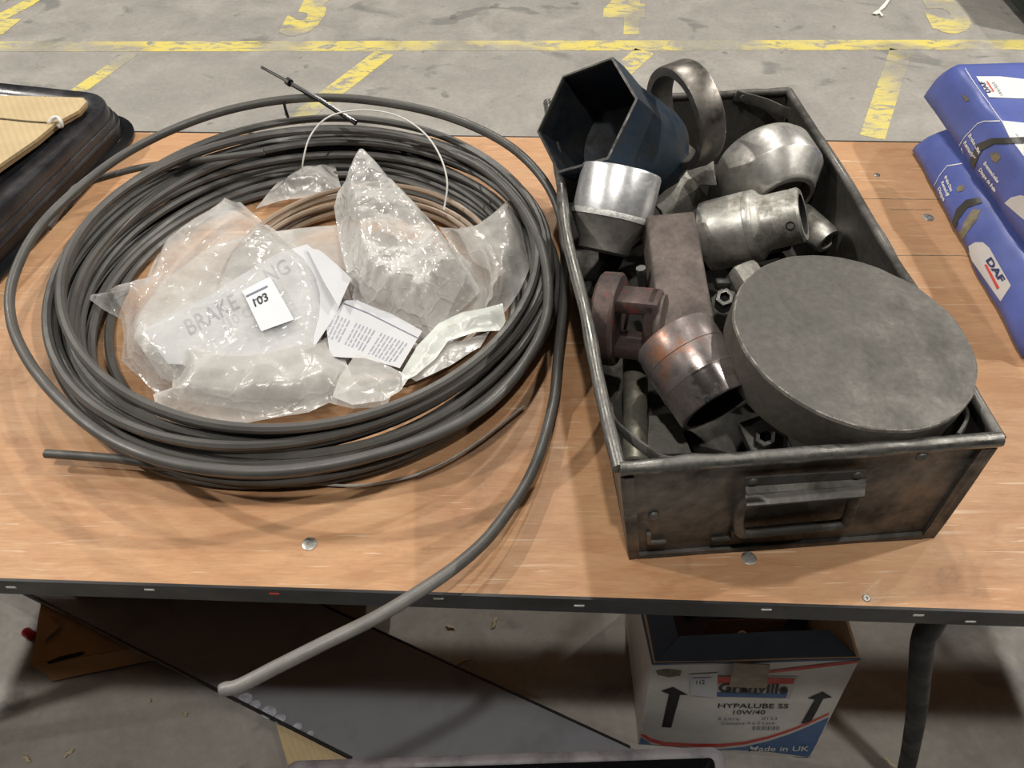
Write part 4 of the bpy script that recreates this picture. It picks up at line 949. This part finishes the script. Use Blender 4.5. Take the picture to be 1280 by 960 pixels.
pr('red_line', [(x, y-3.6+(x-800)*.008) for x, y in swoosh_t]+[(x, y+1.5-(x-800)*.004) for x, y in swoosh_t[::-1]], m_redink, .001)
def arrow(tip, lw, rw, sl, sr, b1_, b2_): return pr('arrow', [tip, rw, sr, b2_, b1_, sl, lw], m_ink)
arrow((841, 858), (826, 863), (860, 868), (836, 867), (850, 868), (827, 908), (839, 909)); arrow((1028, 864), (1009, 872), (1040, 871), (1018, 874), (1029, 873), (1001, 904), (1013, 903))
lp = pr('logo_panel', [(894, 844), (998, 845), (987, 872), (894, 870)], m_offwhite, .0009)
pr('logo_stripe', [(896, 844.5), (994, 847), (991, 854), (896, 853)], m_redink, .0014); pr('logo_stripe', [(896, 864), (984, 866), (982, 871.5), (896, 869.5)], m_cartonb, .0014)
lettering('Granville', (897, 863), (984, 864.5), (2, -10.5), CF, m_ink, lp, .0022, .03)
lettering('HYPALUBE SS', (897, 884), (985, 884.5), (1, -5.6), CF, m_ink, cart, .0012, .012)
lettering('10W/40', (916, 892), (956, 892), (1, -5.2), CF, m_ink, cart, .0012, .012)
lettering('5 Litre', (897, 899), (924, 899.5), (.6, -3.6), CF, m_inkgrey, cart, .0012); lettering('0123', (952, 899), (971, 899), (.6, -3.6), CF, m_inkgrey, cart, .0012)
lettering('Contains 4 x 5 Litre', (901, 905), (968, 904.5), (.6, -3.6), CF, m_inkgrey, cart, .0012)
bm = None
for k in range(16): 
    x = 941+k*2.1; pr('barcode_bar', [(x, 907), (x+(.7 if k % 3 else 1.3), 907), (x-.6+(.7 if k % 3 else 1.3), 912), (x-.6, 912)], m_inkgrey, .001)
lettering('Made in UK', (936, 936), (1010, 936), (1.6, -6.2), CF, m_white, cart, .004, .012)
stq = pr('lot_sticker', [(862, 842), (897, 840), (895, 871), (863, 868)], m_sticker, .0016)
lettering('112', (870, 853.5), (880.5, 853), (.3, -5), CF, m_ink, stq, .0026, .01)
pr('small_print', [(865, 845.5), (889, 844.5), (889, 845.3), (865, 846.3)], m_inkgrey, .0024)
tp = obj('brown_tape', slab(bmesh.new(), *[onplane(px, py, TL, (BR-BL).cross(TL-BL).normalized()) + fnorm*.0025 for px, py in ((911, 857), (957, 858), (962, 829), (916, 827))], .0012, 3, 3), m_tape, cart, world=True)
pr('red_line', [(960, 838), (1000, 833), (1040, 828), (1073, 825), (1072, 828), (1040, 832), (1000, 837), (960, 841)], m_redink)
pr('stain', [(820, 838), (834, 836), (852, 838), (850, 844), (836, 846), (822, 843)], m_dirt, .0008)
pr('red_line', [(775, 762), (783, 780), (782, 800), (774, 778)], m_redink, .0008, CL)
pr('red_line', [(781, 880), (790, 900), (801, 915), (801, 921), (789, 908), (781, 888)], m_redink, .0008, CL)
pr('blue_band', [(782, 894), (790, 911), (800, 922), (799, 930), (790, 926), (784, 912)], m_cartonb, .0008, CL)
for i, p in enumerate((Vector((.305, .545, 0)), Vector((.445, .545, 0)))):
    bo = thing('oil_bottle', ('dark blue oil bottle at left inside the open carton', 'dark blue oil bottle at right inside the open carton')[i], 'bottle', (p.x, p.y+.03, .004))
    bm = bmesh.new(); box(bm, (p.x, p.y+.03, .004+.11), (.11, .13, .22), None, .02, 3); obj('bottle_body', bm, m_bluebottle, bo, world=True)
    bm = bmesh.new(); tube(bm, [(p.x, p.y+.03, .223), (p.x, p.y+.03, .25)], .018, 16); obj('cap', bm, m_bluebottle, bo, world=True)
p = at(928, 796, .325); bm = bmesh.new(); tube(bm, [(p.x+.007*math.cos(a), p.y+.007*math.sin(a), p.z+.003) for a in [k*.45 for k in range(12)]], .0018, 6); obj('wire_ring', bm, m_wire, cart, world=True)
# debris on the floor
for i, (px, py, L, an, lb) in enumerate(((570, 830, .055, .4, 'broken twig lying on floor right beside the slate panel edge'), (563, 784, .02, -.3, 'wood chip on lit floor just below bench edge'), (618, 778, .025, 1.3, 'wood chip on floor a hand right of the other near bench edge'),
    (33, 948, .022, -.5, 'pale wood chip on floor in near left corner'), (86, 941, .02, .8, 'pale wood chip on floor, second from near left corner'), (1112, 953, .022, -.8, 'pale splinter on floor right of the oil carton'), (187, 876, .006, .2, 'tiny white crumb on floor left of slate panel'), (232, 893, .008, 1.2, 'small pale splinter on floor left of panel edge'))):
    p = at(px, py, .0025); bm = bmesh.new(); pts = [(L*(k/5-.5), .0015*math.sin(k*2+i), .0004*k % .001) for k in range(6)]
    tube(bm, pts, [.0010, .0024, .0028, .0026, .0022, .0008], 6, flat=(.8, 1.3)); bm.transform(Matrix.Translation(p) @ Matrix.Rotation(an, 4, 'Z'))
    obj('wood_chip' if L < .05 else 'broken_twig', bm, m_chip, loc=(p.x, p.y, 0), label=lb, cat='debris', group='wood chips on the floor')
# far floor: torn polythene and green crate
bm = sheet([xy(px, py, .005) for px, py in ((1111, -4), (1104, 6), (1098, 12), (1090, 17), (1095, 19), (1099, 17), (1102, 22), (1104, 20), (1100, 14), (1106, 10), (1114, -2))], lambda x, y, e: .006+.012*abs(nz((x, y, 0), 12)), .02)
p = at(1100, 12, 0); obj('torn_polythene', bm, m_bag, loc=(p.x, p.y, 0), label='torn scrap of white polythene on far floor near the 5', cat='scrap')
p = at(1246, 0, 0); q = at(1285, 46, 0)
cr = thing('green_crate', 'dark green plastic crate at far right corner of the floor', 'crate', (q.x+.32, q.y+.35, 0)); dvv = (p-q).normalized(); nn = Vector((dvv.y, -dvv.x, 0))
bm = prism([q+Vector((.01, 0, .03)), q+dvv*.9+Z*.03, q+dvv*.9+nn*.6+Z*.03, q+nn*.6+Z*.03], (0, 0, 1), .33); bmesh.ops.bevel(bm, geom=bm.edges[:], offset=.012, segments=2, affect='EDGES'); obj('crate_body', bm, m_green, cr, world=True)
bm = slab(bmesh.new(), q+dvv*.12-nn*.003+Z*.09, q+dvv*.46-nn*.003+Z*.09, q+dvv*.46-nn*.003+Z*.125, q+dvv*.12-nn*.003+Z*.125, .004, 2, 1); obj('pale_strip', bm, m_offwhite, cr, world=True)
for k in (0.06, .84):
    bm = bmesh.new(); box(bm, q+dvv*k+nn*.05+Z*.016, (.06, .06, .03), None, .004); obj('foot', bm, m_black, cr, world=True)
    bm = bmesh.new(); box(bm, q+dvv*k+nn*.55+Z*.016, (.06, .06, .03), None, .004); obj('foot', bm, m_black, cr, world=True)
